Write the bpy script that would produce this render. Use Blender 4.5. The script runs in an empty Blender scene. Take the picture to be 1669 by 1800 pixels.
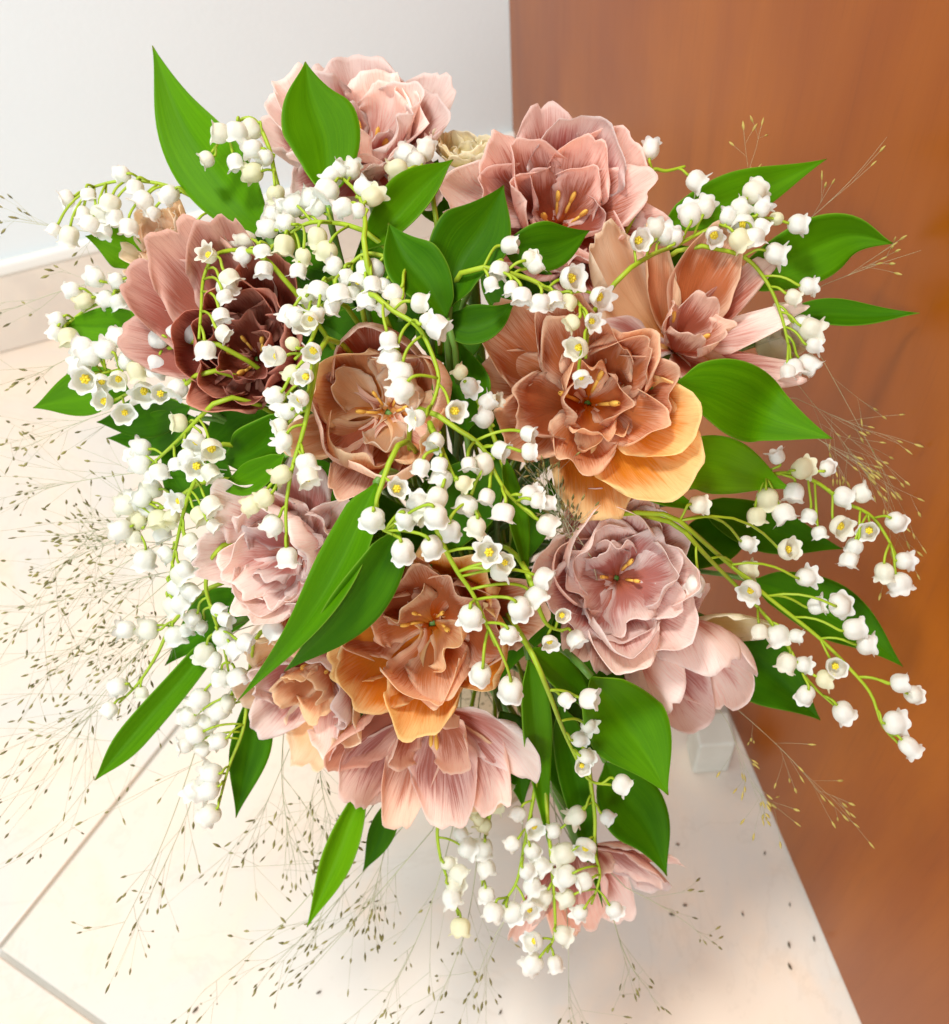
import bpy, math, random
import numpy as np
from mathutils import Vector, Matrix
rnd = random.Random(7)

# ------------------------------------------------------------------ camera
IW, IH, F = 1669.0, 1800.0, 1750.0
NADIR = (965.0, 2350.0)
H = 0.86
def cray(x, y):
    v = Vector((x - IW/2, -(y - IH/2), -F)); v.normalize(); return v
_d = cray(*NADIR); _up = -_d
_f = Vector((0, 0, -1)); _fh = (_f - _up*_f.dot(_up)).normalized()
_r = _fh.cross(_up)
R3 = Matrix((_r, _fh, _up))            # camera space -> world (x right, y away, z up)
CAM = Vector((0, 0, H))
sc = bpy.context.scene
cd = bpy.data.cameras.new('camera'); co = bpy.data.objects.new('camera', cd)
sc.collection.objects.link(co); sc.camera = co
co.matrix_world = Matrix.Translation(CAM) @ R3.to_4x4()
cd.sensor_fit = 'HORIZONTAL'; cd.sensor_width = 36; cd.lens = 36*F/IW
cd.clip_start = 0.01; cd.clip_end = 50
cd.dof.use_dof = True; cd.dof.focus_distance = 0.44; cd.dof.aperture_fstop = 15

# ------------------------------------------------------------------ light
w = bpy.data.worlds.new('World'); sc.world = w; w.use_nodes = True
w.node_tree.nodes['Background'].inputs[0].default_value = (0.76, 0.91, 1.0, 1)
w.node_tree.nodes['Background'].inputs[1].default_value = 0.66
def area(name, loc, target, size, power, col):
    l = bpy.data.lights.new(name, 'AREA'); l.shape = 'DISK'; l.size = size; l.energy = power; l.color = col
    o = bpy.data.objects.new(name, l); sc.collection.objects.link(o)
    o.location = loc
    o.rotation_euler = (Vector(target) - Vector(loc)).to_track_quat('-Z', 'Y').to_euler()
    return o
area('ceiling_lamp', (-0.40, 0.2, 2.35), (0.0, 0.45, 0.3), 0.36, 34, (1.0, 0.985, 0.94))
area('fill_light', (-0.8, -1.6, 1.8), (0.05, 0.5, 0.4), 0.9, 40, (0.92, 0.97, 1.0))  # unseen soft fill, added behind the camera to brighten petals and bells
vs = sc.view_settings
vs.view_transform = 'Standard'; vs.look = 'None'; vs.exposure = -0.16; vs.gamma = 1.0; vs.use_curve_mapping = False
sc.render.engine = 'CYCLES'; sc.cycles.diffuse_bounces = 6; sc.cycles.max_bounces = 12

# ------------------------------------------------------------------ helpers
COL = sc.collection
def wray(x, y): return R3 @ cray(x, y)
def P(x, y, d): return CAM + wray(x, y)*d
def floorpt(x, y, z=0.0):
    r = wray(x, y); return CAM + r*((z - H)/r.z)
# the tall wooden panel: vertical plane over a line on the floor
WA, WB = floorpt(1283, 1260), floorpt(1512, 1800)
WD = (WB - WA).normalized()
WN = Vector((WD.y, -WD.x, 0))
if (CAM - WA).dot(WN) < 0: WN = -WN
def wooddist(x, y):
    r = wray(x, y); den = r.dot(WN)
    if den > -1e-4: return 9.0
    return (WA - CAM).dot(WN)/den
DC, DR = 0.60, 0.185
BX, BY = 800.0, 800.0
EC = P(BX, BY, DC)                      # centre of the bouquet's dome
RT = 540.0
def dome(x, y):
    r = math.hypot(x - BX, y - BY)
    k = 1.0
    if r > RT:
        k = RT/r
    rr = wray(BX + (x - BX)*k, BY + (y - BY)*k)
    oc = CAM - EC; b = oc.dot(rr); c = oc.dot(oc) - DR*DR
    disc = max(b*b - c, 0.0)
    d = -b - math.sqrt(disc)
    if r > RT: d += (r - RT)*0.00012
    return d
def D(x, y, dz=0.0, wm=0.012):
    """bouquet point under a spot of the picture, dz metres behind the dome"""
    d = min(dome(x, y) + dz, wooddist(x, y) - wm)
    return P(x, y, d)
def mpp(p): return (p - CAM).length/F   # metres per photo pixel there

def link(name, me, mat=None, parent=None, smooth=True):
    o = bpy.data.objects.new(name, me); COL.objects.link(o)
    if mat is not None and len(me.materials) == 0: me.materials.append(mat)
    if parent is not None: o.parent = parent
    return o
def mesh(name, verts, faces, smooth=True, uvs=None):
    me = bpy.data.meshes.new(name); me.from_pydata([tuple(v) for v in verts], [], faces); me.update()
    if smooth: me.polygons.foreach_set('use_smooth', [True]*len(me.polygons))
    if uvs is not None:
        uv = me.uv_layers.new(name='UVMap')
        li = np.zeros(len(me.loops), dtype=np.int32); me.loops.foreach_get('vertex_index', li)
        uv.data.foreach_set('uv', np.asarray(uvs, dtype=np.float32)[li].ravel())
    return me
def tag(o, label, cat, group=None):
    o['label'] = label; o['category'] = cat
    if group: o['group'] = group
    return o
def empty(name, loc):
    o = bpy.data.objects.new(name, None); COL.objects.link(o); o.location = loc; o.empty_display_size = 0.01
    return o
def structure(o): o['kind'] = 'structure'; return o

def spline(pts, n):
    """Catmull-Rom through pts, n samples"""
    pts = [Vector(p) for p in pts]
    if len(pts) == 2: return [pts[0].lerp(pts[1], i/(n-1)) for i in range(n)]
    q = [pts[0]*2 - pts[1]] + pts + [pts[-1]*2 - pts[-2]]
    m = len(pts) - 1; out = []
    for i in range(n):
        t = i/(n-1)*m; k = min(int(t), m-1); t -= k
        a, b, c, d = q[k], q[k+1], q[k+2], q[k+3]
        out.append(0.5*((2*b) + (c-a)*t + (2*a-5*b+4*c-d)*t*t + (3*b-a-3*c+d)*t*t*t))
    return out
def tube_into(V, Fc, pts, r0, r1, sides=6, cap=True):
    n = len(pts); base = len(V); prev = None
    for i, p in enumerate(pts):
        t = (pts[min(i+1, n-1)] - pts[max(i-1, 0)])
        if t.length < 1e-9: t = Vector((0, 0, 1))
        t.normalize()
        if prev is None:
            a = t.orthogonal().normalized()
        else:
            a = (prev - t*prev.dot(t))
            a = a.normalized() if a.length > 1e-6 else t.orthogonal().normalized()
        prev = a; b = t.cross(a); r = r0 + (r1-r0)*i/(n-1)
        for k in range(sides):
            an = 2*math.pi*k/sides
            V.append(p + (a*math.cos(an) + b*math.sin(an))*r)
    for i in range(n-1):
        for k in range(sides):
            k2 = (k+1) % sides
            Fc.append((base+i*sides+k, base+i*sides+k2, base+(i+1)*sides+k2, base+(i+1)*sides+k))
    if cap and sides > 2:
        Fc.append(tuple(base+k for k in range(sides))[::-1]); Fc.append(tuple(base+(n-1)*sides+k for k in range(sides)))
def tube(name, pts, r0, r1, mat, parent, sides=6, origin=None):
    V, Fc = [], []
    o = origin if origin is not None else Vector((0, 0, 0))
    tube_into(V, Fc, [p - o for p in pts], r0, r1, sides)
    return link(name, mesh(name, V, Fc), mat, parent)
def box_mesh(name, sx, sy, sz, bev=0.0):
    import bmesh
    bm = bmesh.new(); bmesh.ops.create_cube(bm, size=1.0)
    for v in bm.verts: v.co = Vector((v.co.x*sx, v.co.y*sy, v.co.z*sz))
    if bev > 0: bmesh.ops.bevel(bm, geom=list(bm.edges), offset=bev, segments=3, affect='EDGES', profile=0.5)
    me = bpy.data.meshes.new(name); bm.to_mesh(me); bm.free(); return me

# ------------------------------------------------------------------ materials
class NT:
    def __init__(s, name):
        s.m = bpy.data.materials.new(name); s.m.use_nodes = True; s.t = s.m.node_tree; s.t.nodes.clear()
        s.out = s.t.nodes.new('ShaderNodeOutputMaterial')
    def n(s, typ, **kw):
        nd = s.t.nodes.new(typ)
        for k, v in kw.items():
            if k.startswith('i_'):
                key = k[2:]; key = int(key) if key.isdigit() else key.replace('_', ' ')
                s.put(nd.inputs[key], v)
            else: setattr(nd, k, v)
        return nd
    def put(s, sock, v):
        if hasattr(v, 'is_output') or isinstance(v, bpy.types.NodeSocket): s.t.links.new(v, sock)
        else: sock.default_value = v
    def math(s, op, a, b=None, clamp=False):
        nd = s.t.nodes.new('ShaderNodeMath'); nd.operation = op; nd.use_clamp = clamp
        s.put(nd.inputs[0], a)
        if b is not None: s.put(nd.inputs[1], b)
        return nd.outputs[0]
    def mix(s, f, a, b, blend='MIX'):
        nd = s.t.nodes.new('ShaderNodeMix'); nd.data_type = 'RGBA'; nd.blend_type = blend
        s.put(nd.inputs[0], f); s.put(nd.inputs[6], a); s.put(nd.inputs[7], b); return nd.outputs[2]
    def smooth(s, x, lo, hi):
        nd = s.t.nodes.new('ShaderNodeMapRange'); nd.interpolation_type = 'SMOOTHSTEP'
        s.put(nd.inputs[0], x); s.put(nd.inputs[1], lo); s.put(nd.inputs[2], hi); return nd.outputs[0]
    def noise(s, vec, scale, detail=3.0, rough=0.5, dist=0.0):
        nd = s.t.nodes.new('ShaderNodeTexNoise'); s.put(nd.inputs['Vector'], vec)
        nd.inputs['Scale'].default_value = scale; nd.inputs['Detail'].default_value = detail
        nd.inputs['Roughness'].default_value = rough; nd.inputs['Distortion'].default_value = dist
        return nd.outputs['Fac']
    def mapping(s, vec, scale=(1, 1, 1), rot=(0, 0, 0), loc=(0, 0, 0)):
        nd = s.t.nodes.new('ShaderNodeMapping'); s.put(nd.inputs[0], vec)
        s.put(nd.inputs['Location'], loc); nd.inputs['Rotation'].default_value = rot; nd.inputs['Scale'].default_value = scale
        return nd.outputs[0]
    def bump(s, h, strength, dist):
        nd = s.t.nodes.new('ShaderNodeBump'); s.put(nd.inputs['Height'], h)
        nd.inputs['Strength'].default_value = strength; nd.inputs['Distance'].default_value = dist
        return nd.outputs[0]
    def surf(s, col, rough=0.5, spec=0.5, normal=None, trans=0.0, transcol=None, coat=0.0, sss=0.0, coatr=0.2):
        p = s.t.nodes.new('ShaderNodeBsdfPrincipled')
        s.put(p.inputs['Base Color'], col); s.put(p.inputs['Roughness'], rough); s.put(p.inputs['Specular IOR Level'], spec)
        if coat: p.inputs['Coat Weight'].default_value = coat; p.inputs['Coat Roughness'].default_value = coatr
        if sss:
            p.inputs['Subsurface Weight'].default_value = sss; p.inputs['Subsurface Radius'].default_value = (0.002, 0.0016, 0.0012); p.inputs['Subsurface Scale'].default_value = 1.0
        if normal is not None: s.put(p.inputs['Normal'], normal)
        o = p.outputs[0]
        if trans > 0:
            t = s.t.nodes.new('ShaderNodeBsdfTranslucent'); s.put(t.inputs[0], transcol if transcol is not None else col)
            if normal is not None: s.put(t.inputs['Normal'], normal)
            m = s.t.nodes.new('ShaderNodeMixShader'); m.inputs[0].default_value = trans
            s.t.links.new(o, m.inputs[1]); s.t.links.new(t.outputs[0], m.inputs[2]); o = m.outputs[0]
        s.t.links.new(o, s.out.inputs[0]); return s.m

def lin(r, g, b):
    f = lambda c: ((c/255+0.055)/1.055)**2.4 if c > 10 else c/255/12.92
    return (f(r), f(g), f(b), 1)

def petal_mat(name, base, mid, edge, edge_lo=0.35, streak=0.5):
    s = NT(name)
    tc = s.n('ShaderNodeTexCoord'); sep = s.n('ShaderNodeSeparateXYZ'); s.put(sep.inputs[0], tc.outputs['UV'])
    oi = s.n('ShaderNodeObjectInfo'); rv = oi.outputs['Random']
    u = s.math('ABSOLUTE', s.math('SUBTRACT', s.math('MULTIPLY', sep.outputs[0], 2.0), 1.0)); v = sep.outputs[1]
    off = s.n('ShaderNodeCombineXYZ'); s.put(off.inputs[2], s.math('MULTIPLY', rv, 40.0))
    dg = s.n('ShaderNodeCombineXYZ'); s.put(dg.inputs[0], s.math('SUBTRACT', s.math('MULTIPLY', u, 38.0), s.math('MULTIPLY', v, 16.0))); s.put(dg.inputs[1], s.math('MULTIPLY', v, 2.4))
    s.put(dg.inputs[2], s.math('ADD', s.math('MULTIPLY', rv, 40.0), s.math('MULTIPLY', s.math('GREATER_THAN', sep.outputs[0], 0.5), 7.0)))
    fine = s.noise(dg.outputs[0], 1.0, 4.0, 0.65)
    broad = s.noise(s.mapping(tc.outputs['UV'], (7, 1.6, 1), loc=off.outputs[0]), 1.0, 3.0, 0.55)
    # pale margin reaching down the petal in feathered streaks
    e = s.math('MAXIMUM', s.math('POWER', u, 2.2), s.math('POWER', v, 2.0))
    e = s.math('ADD', e, s.math('MULTIPLY', s.math('SUBTRACT', fine, 0.5), streak*1.5))
    e = s.math('ADD', e, s.math('MULTIPLY', s.math('SUBTRACT', broad, 0.5), 0.7))
    e = s.math('ADD', e, s.math('MULTIPLY', s.math('SUBTRACT', rv, 0.5), 0.28))
    ef = s.smooth(e, edge_lo, edge_lo+0.58)
    bf = s.smooth(s.math('ADD', v, s.math('MULTIPLY', s.math('SUBTRACT', fine, 0.5), 0.35)), 0.05, 0.42)
    c = s.mix(bf, base, mid); c = s.mix(ef, c, edge)
    darkst = s.math('MULTIPLY', s.smooth(fine, 0.50, 0.70), 0.42)
    c = s.mix(darkst, c, s.mix(0.6, c, mid, 'MULTIPLY'))
    rim = s.math('MAXIMUM', s.smooth(u, 0.90, 1.0), s.smooth(v, 0.94, 1.0))
    c = s.mix(s.math('MULTIPLY', rim, 0.8), c, edge)
    hs = s.n('ShaderNodeHueSaturation'); s.put(hs.inputs['Color'], c); hs.inputs['Saturation'].default_value = 1.04
    s.put(hs.inputs['Hue'], s.math('ADD', 0.493, s.math('MULTIPLY', rv, 0.014)))
    s.put(hs.inputs['Value'], s.math('ADD', 0.88, s.math('MULTIPLY', rv, 0.24)))
    h = s.math('ADD', s.math('MULTIPLY', fine, 0.7), s.math('MULTIPLY', broad, 0.9))
    return s.surf(hs.outputs[0], 0.5, 0.35, s.bump(h, 0.5, 0.0010), 0.52)

def leaf_mat(name, dark, light, tr):
    s = NT(name)
    tc = s.n('ShaderNodeTexCoord'); oi = s.n('ShaderNodeObjectInfo'); rv = oi.outputs['Random']
    off = s.n('ShaderNodeCombineXYZ'); s.put(off.inputs[2], s.math('MULTIPLY', rv, 30.0))
    vein = s.noise(s.mapping(tc.outputs['UV'], (90, 0.5, 1), loc=off.outputs[0]), 1.0, 2.0, 0.5)
    mott = s.noise(s.mapping(tc.outputs['UV'], (4, 1.2, 1), loc=off.outputs[0]), 1.0, 4.0, 0.6)
    sep = s.n('ShaderNodeSeparateXYZ'); s.put(sep.inputs[0], tc.outputs['UV'])
    u = s.math('ABSOLUTE', s.math('SUBTRACT', s.math('MULTIPLY', sep.outputs[0], 2.0), 1.0))
    f = s.math('ADD', s.math('MULTIPLY', mott, 0.55), s.math('MULTIPLY', vein, 0.45), True)
    c = s.mix(s.smooth(f, 0.3, 0.8), dark, light)
    c = s.mix(s.math('MULTIPLY', s.smooth(u, 0.955, 1.0), 0.45), c, lin(150, 190, 60))
    tipf = s.math('MULTIPLY', s.smooth(sep.outputs[1], 0.965, 1.0), 0.5)
    c = s.mix(tipf, c, lin(140, 110, 50))
    hs = s.n('ShaderNodeHueSaturation'); s.put(hs.inputs['Color'], c)
    s.put(hs.inputs['Value'], s.math('ADD', 0.85, s.math('MULTIPLY', rv, 0.3)))
    return s.surf(hs.outputs[0], 0.5, 0.09, s.bump(vein, 0.18, 0.0005), 0.32, tr)

M = {}
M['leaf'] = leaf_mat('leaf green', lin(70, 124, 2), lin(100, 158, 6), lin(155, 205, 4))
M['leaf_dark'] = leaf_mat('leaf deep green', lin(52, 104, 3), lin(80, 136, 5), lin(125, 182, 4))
M['leaf_light'] = leaf_mat('leaf fresh green', lin(92, 150, 6), lin(126, 182, 18), lin(170, 215, 12))
s = NT('bell white'); tc = s.n('ShaderNodeTexCoord'); sep = s.n('ShaderNodeSeparateXYZ'); s.put(sep.inputs[0], tc.outputs['UV'])
oi = s.n('ShaderNodeObjectInfo')
c = s.mix(s.math('MULTIPLY', s.smooth(sep.outputs[1], 0.16, 0.0), 0.55), (0.90, 0.905, 0.86, 1), lin(214, 222, 150))
c = s.mix(s.math('MULTIPLY', s.smooth(oi.outputs['Random'], 0.72, 1.0), 0.35), c, lin(236, 232, 190))
M['bell'] = s.surf(c, 0.45, 0.35, s.bump(s.noise(tc.outputs['Object'], 5, 3), 0.25, 0.0008), 0.40)
s = NT('bell cream'); M['bell_cream'] = s.surf(lin(240, 238, 206), 0.5, 0.3, None, 0.42)
s = NT('stamen yellow'); M['yellow'] = s.surf(lin(232, 208, 60), 0.55, 0.3)
s = NT('anther orange'); tc = s.n('ShaderNodeTexCoord')
M['anther'] = s.surf(s.mix(s.noise(tc.outputs['Object'], 300), lin(240, 178, 60), lin(250, 214, 112)), 0.6, 0.3)
s = NT('stalk green'); tc = s.n('ShaderNodeTexCoord')
M['stalk'] = s.surf(s.mix(s.noise(tc.outputs['Object'], 60), lin(138, 172, 16), lin(186, 206, 56)), 0.45, 0.4, None, 0.15)
s = NT('tulip stem green'); tc = s.n('ShaderNodeTexCoord')
M['stem'] = s.surf(s.mix(s.noise(tc.outputs['Object'], 50), lin(70, 118, 34), lin(120, 156, 70)), 0.45, 0.4)
s = NT('grass stalk'); oi = s.n('ShaderNodeObjectInfo')
M['grass'] = s.surf(s.mix(oi.outputs['Random'], lin(178, 182, 140), lin(200, 200, 168)), 0.6, 0.2, None, 0.2)
s = NT('grass seed'); tc = s.n('ShaderNodeTexCoord')
M['seed'] = s.surf(s.mix(s.smooth(s.noise(tc.outputs['Object'], 90), 0.35, 0.65), lin(92, 86, 44), lin(150, 142, 82)), 0.55, 0.3)
s = NT('pale seed'); M['paleseed'] = s.surf(lin(196, 176, 96), 0.6, 0.2, None, 0.2)
s = NT('dry seed'); M['dryseed'] = s.surf(lin(84, 70, 46), 0.7, 0.2)

s = NT('white wall'); tc = s.n('ShaderNodeTexCoord')
n1 = s.noise(tc.outputs['Object'], 3.0, 4); n2 = s.noise(tc.outputs['Object'], 160, 3)
M['wall'] = s.surf(s.mix(n1, lin(226, 234, 236), lin(234, 241, 243)), 0.75, 0.3, s.bump(n2, 0.15, 0.002))
def stone(name, c1, c2, c3, rough, scale=1.0):
    s = NT(name); tc = s.n('ShaderNodeTexCoord'); v = tc.outputs['Object']
    a = s.noise(s.mapping(v, (1, 1, 1)), 5.5*scale, 6, 0.55, 0.8); b = s.noise(v, 17*scale, 6, 0.6, 0.4); g = s.noise(v, 240, 3)
    c = s.mix(s.smooth(a, 0.35, 0.65), c1, c2); c = s.mix(s.math('MULTIPLY', s.smooth(b, 0.52, 0.75), 0.5), c, c3)
    vein = s.smooth(s.math('ABSOLUTE', s.math('SUBTRACT', s.noise(v, 4.0*scale, 7, 0.6, 1.2), 0.5)), 0.014, 0.0)
    c = s.mix(s.math('MULTIPLY', vein, 0.08), c, lin(168, 148, 122))
    c = s.mix(s.math('MULTIPLY', s.smooth(g, 0.62, 0.8), 0.12), c, lin(170, 150, 120))
    return s.surf(c, s.math('ADD', rough, s.math('MULTIPLY', b, 0.12)), 0.4)
M['tile'] = stone('beige stone tile', lin(240, 222, 202), lin(222, 216, 206), lin(240, 214, 188), 0.28)
M['skirt'] = stone('skirting stone', lin(232, 222, 208), lin(220, 210, 198), lin(234, 218, 200), 0.3, 1.6)
s = NT('grout'); tc = s.n('ShaderNodeTexCoord')
M['grout'] = s.surf(s.mix(s.noise(tc.outputs['Object'], 60, 4), lin(196, 195, 188), lin(214, 213, 206)), 0.85, 0.2)
s = NT('white sealant'); M['sealant'] = s.surf(lin(238, 238, 232), 0.45, 0.4)
s = NT('brown wood'); tc = s.n('ShaderNodeTexCoord'); v = tc.outputs['Object']
g1 = s.noise(s.mapping(v, (1.6, 1.6, 0.55)), 3.2, 5, 0.55, 0.6)
g2 = s.noise(s.mapping(v, (34, 34, 1.4)), 2.2, 5, 0.6, 0.5)
g3 = s.noise(s.mapping(v, (140, 140, 7)), 2.5, 3, 0.6)
c = s.mix(s.smooth(g1, 0.3, 0.72), lin(146, 70, 2), lin(174, 94, 4))
c = s.mix(s.math('MULTIPLY', s.smooth(g2, 0.45, 0.72), 0.08), c, lin(104, 48, 12))
c = s.mix(s.math('MULTIPLY', s.smooth(g3, 0.55, 0.75), 0.12), c, lin(92, 42, 12))
M['wood'] = s.surf(c, s.math('ADD', 0.30, s.math('MULTIPLY', g2, 0.06)), 0.24, s.bump(g3, 0.05, 0.0004))
s = NT('pale plastic'); tc = s.n('ShaderNodeTexCoord')
M['block'] = s.surf(s.mix(s.noise(tc.outputs['Object'], 50, 4), lin(208, 206, 192), lin(228, 226, 214)), 0.5, 0.4)
s = NT('speckled stoneware'); tc = s.n('ShaderNodeTexCoord'); v = tc.outputs['Object']
sp = s.smooth(s.noise(v, 260, 2, 0.6), 0.56, 0.66)
M['vase'] = s.surf(s.mix(s.math('MULTIPLY', sp, 0.75), lin(206, 188, 156), lin(112, 100, 66)), 0.55, 0.35, s.bump(s.noise(v, 120, 3), 0.2, 0.002))
s = NT('dark soil water'); M['dark'] = s.surf(lin(40, 44, 24), 0.3, 0.5)

# ------------------------------------------------------------------ setting
fm = mesh('floor', [(-3, -1.5, -0.007), (3, -1.5, -0.007), (3, 4, -0.007), (-3, 4, -0.007)], [(0, 1, 2, 3)], False)
floor = structure(link('floor', fm, M['grout']))
# stone tiles laid at 45 degrees, corner where the two joints meet at the lower left
ga, gb = floorpt(0, 1650), floorpt(318, 1280)
gc, gd = floorpt(0, 1690), floorpt(200, 1803)
ta = (gb - ga).normalized(); tb0 = (gd - gc).normalized()
tb = Vector((ta.y, -ta.x, 0)); tb = tb if tb.dot(tb0) > 0 else -tb
# share the misfit of the two measured joints between them
ang = math.atan2(ta.x*tb0.y - ta.y*tb0.x, ta.dot(tb0)); sgn = 1 if ang > 0 else -1
fix = (abs(ang) - math.pi/2)*0.35*sgn
ta = Matrix.Rotation(fix, 3, 'Z') @ ta; tb = Matrix.Rotation(sgn*math.pi/2, 3, 'Z') @ ta
den = ta.x*tb0.y - ta.y*tb0.x
mid_a = floorpt(150, 1478); mid_b = floorpt(100, 1746)
A2 = np.array([[ta.x, -tb.x], [ta.y, -tb.y]]); sol = np.linalg.solve(A2, np.array([mid_b.x - mid_a.x, mid_b.y - mid_a.y]))
cross = mid_a + ta*float(sol[0])
TS, GAP = 0.90, 0.0045
tm = box_mesh('tile', TS - GAP, TS - GAP, 0.012, 0.0018); tm.materials.append(M['tile'])
for i in range(-2, 3):
    for j in range(-2, 3):
        cpt = cross + ta*(TS*(i+0.5)) + tb*(TS*(j+0.5))
        o = bpy.data.objects.new('tile', tm); COL.objects.link(o); o.parent = floor
        o.location = (cpt.x, cpt.y, -0.006 - 0.0006*((i*3+j*5) % 2)); o.rotation_euler = (0, 0, math.atan2(ta.y, ta.x))
# white wall
ca, cb = floorpt(0, 612), floorpt(897, 372)
ld = (cb - ca).normalized(); ln = Vector((ld.y, -ld.x, 0)); ln = ln if (CAM - ca).dot(ln) > 0 else -ln
w0 = ca - ld*1.6; w1 = cb + ld*0.35
bk = -ln*0.05
wv = [w0, w1, w1 + bk, w0 + bk]; wv = [v.copy() for v in wv] + [v + Vector((0, 0, 2.6)) for v in wv]
for v in wv[:4]: v.z = -0.01
structure(link('wall', mesh('wall', wv, [(0, 1, 5, 4), (1, 2, 6, 5), (2, 3, 7, 6), (3, 0, 4, 7), (4, 5, 6, 7)], False), M['wall']))
# skirting: height read from its top line
q = wray(0, 480); tt = (ca - CAM).dot(ln)/q.dot(ln); SKH = (CAM + q*tt).z
sk = empty('skirting_board', ca.lerp(cb, 0.3) ); sk.location.z = 0
L_ = (cb - ca).length + 1.2; rz = math.atan2(ld.y, ld.x)
b1 = link('skirting_face', box_mesh('skirting_face', L_, 0.011, SKH, 0.0015), M['skirt'], sk)
b1.location = ld*(0.3*L_ - 0.62) + ln*0.0056 + Vector((0, 0, SKH/2 + 0.0006)); b1.rotation_euler = (0, 0, rz)
b2 = link('sealant_bead', box_mesh('sealant_bead', L_, 0.013, 0.02, 0.006), M['sealant'], sk)
b2.location = ld*(0.3*L_ - 0.62) + ln*0.0070 + Vector((0, 0, SKH + 0.0106)); b2.rotation_euler = (0, 0, rz)
tag(sk, 'beige stone skirting with a white bead along the foot of the white wall', 'skirting')
# tall wooden panel
edge = floorpt(897, 372)
s0 = (edge - WA).dot(WD); s1 = (CAM - WA).dot(WD) + 0.9
pc = WA + WD*((s0 + s1)/2) - WN*0.0125
pan = empty('wooden_panel', (pc.x, pc.y, 0))
pb = link('panel_board', box_mesh('panel_board', s1 - s0, 0.025, 2.3, 0.0015), M['wood'], pan)
pb.location = (0, 0, 1.153); pb.rotation_euler = (0, 0, math.atan2(WD.y, WD.x))
tag(pan, 'tall plain orange-brown wooden panel standing on the tiles at the right', 'wood panel')
# small pale block on the floor beside the panel
k0, k1 = floorpt(1217, 1362), floorpt(1281, 1357)
kd = (k1 - k0); kw = kd.length; kd.normalize(); kn = Vector((-kd.y, kd.x, 0))
kb = link('block', box_mesh('block', kw, 0.032, 0.055, 0.003), M['block'])
kc = k0 + kd*(kw/2) + kn*0.016; kb.location = (kc.x, kc.y, 0.0285); kb.rotation_euler = (0, 0, math.atan2(kd.y, kd.x))
tag(kb, 'small pale grey block on the floor tiles at the foot of the wooden panel', 'block')

# ------------------------------------------------------------------ vase
VX, VY = EC.x, EC.y
VT = 0.265
prof = [(0.0, 0.0), (0.040, 0.0), (0.046, 0.004), (0.056, 0.06), (0.060, 0.12), (0.056, 0.18), (0.048, 0.225), (0.046, 0.245), (0.053, VT), (0.049, VT), (0.042, 0.245), (0.044, 0.22), (0.0, 0.215)]
V, Fc = [], []; N = 40
for (r, z) in prof:
    for k in range(N): V.append(Vector((r*math.cos(2*math.pi*k/N), r*math.sin(2*math.pi*k/N), z)))
for i in range(len(prof)-1):
    for k in range(N): Fc.append((i*N+k, i*N+(k+1) % N, (i+1)*N+(k+1) % N, (i+1)*N+k))
vz = link('vase', mesh('vase', V, Fc), M['vase']); vz.location = (VX, VY, 0.0008)
tag(vz, 'speckled beige vase glimpsed between the flowers, holding the bouquet', 'vase')
MOUTH = Vector((VX, VY, VT - 0.01))
def mouth(): 
    a = rnd.uniform(0, 2*math.pi); r = 0.036*math.sqrt(rnd.random()); return MOUTH + Vector((r*math.cos(a), r*math.sin(a), -rnd.uniform(0.0, 0.02)))
def stalk_path(p, back, n=14, k=0.05):
    """from a flower base down into the vase mouth, leaving along `back`"""
    m = mouth()
    c1 = p + back.normalized()*k; c2 = m + Vector((0, 0, 0.06)) + (p - m)*0.12
    out = []
    for i in range(n):
        t = i/(n-1); a = 1-t
        out.append(p*a**3 + c1*3*a*a*t + c2*3*a*t*t + m*t**3)
    return out

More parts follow.
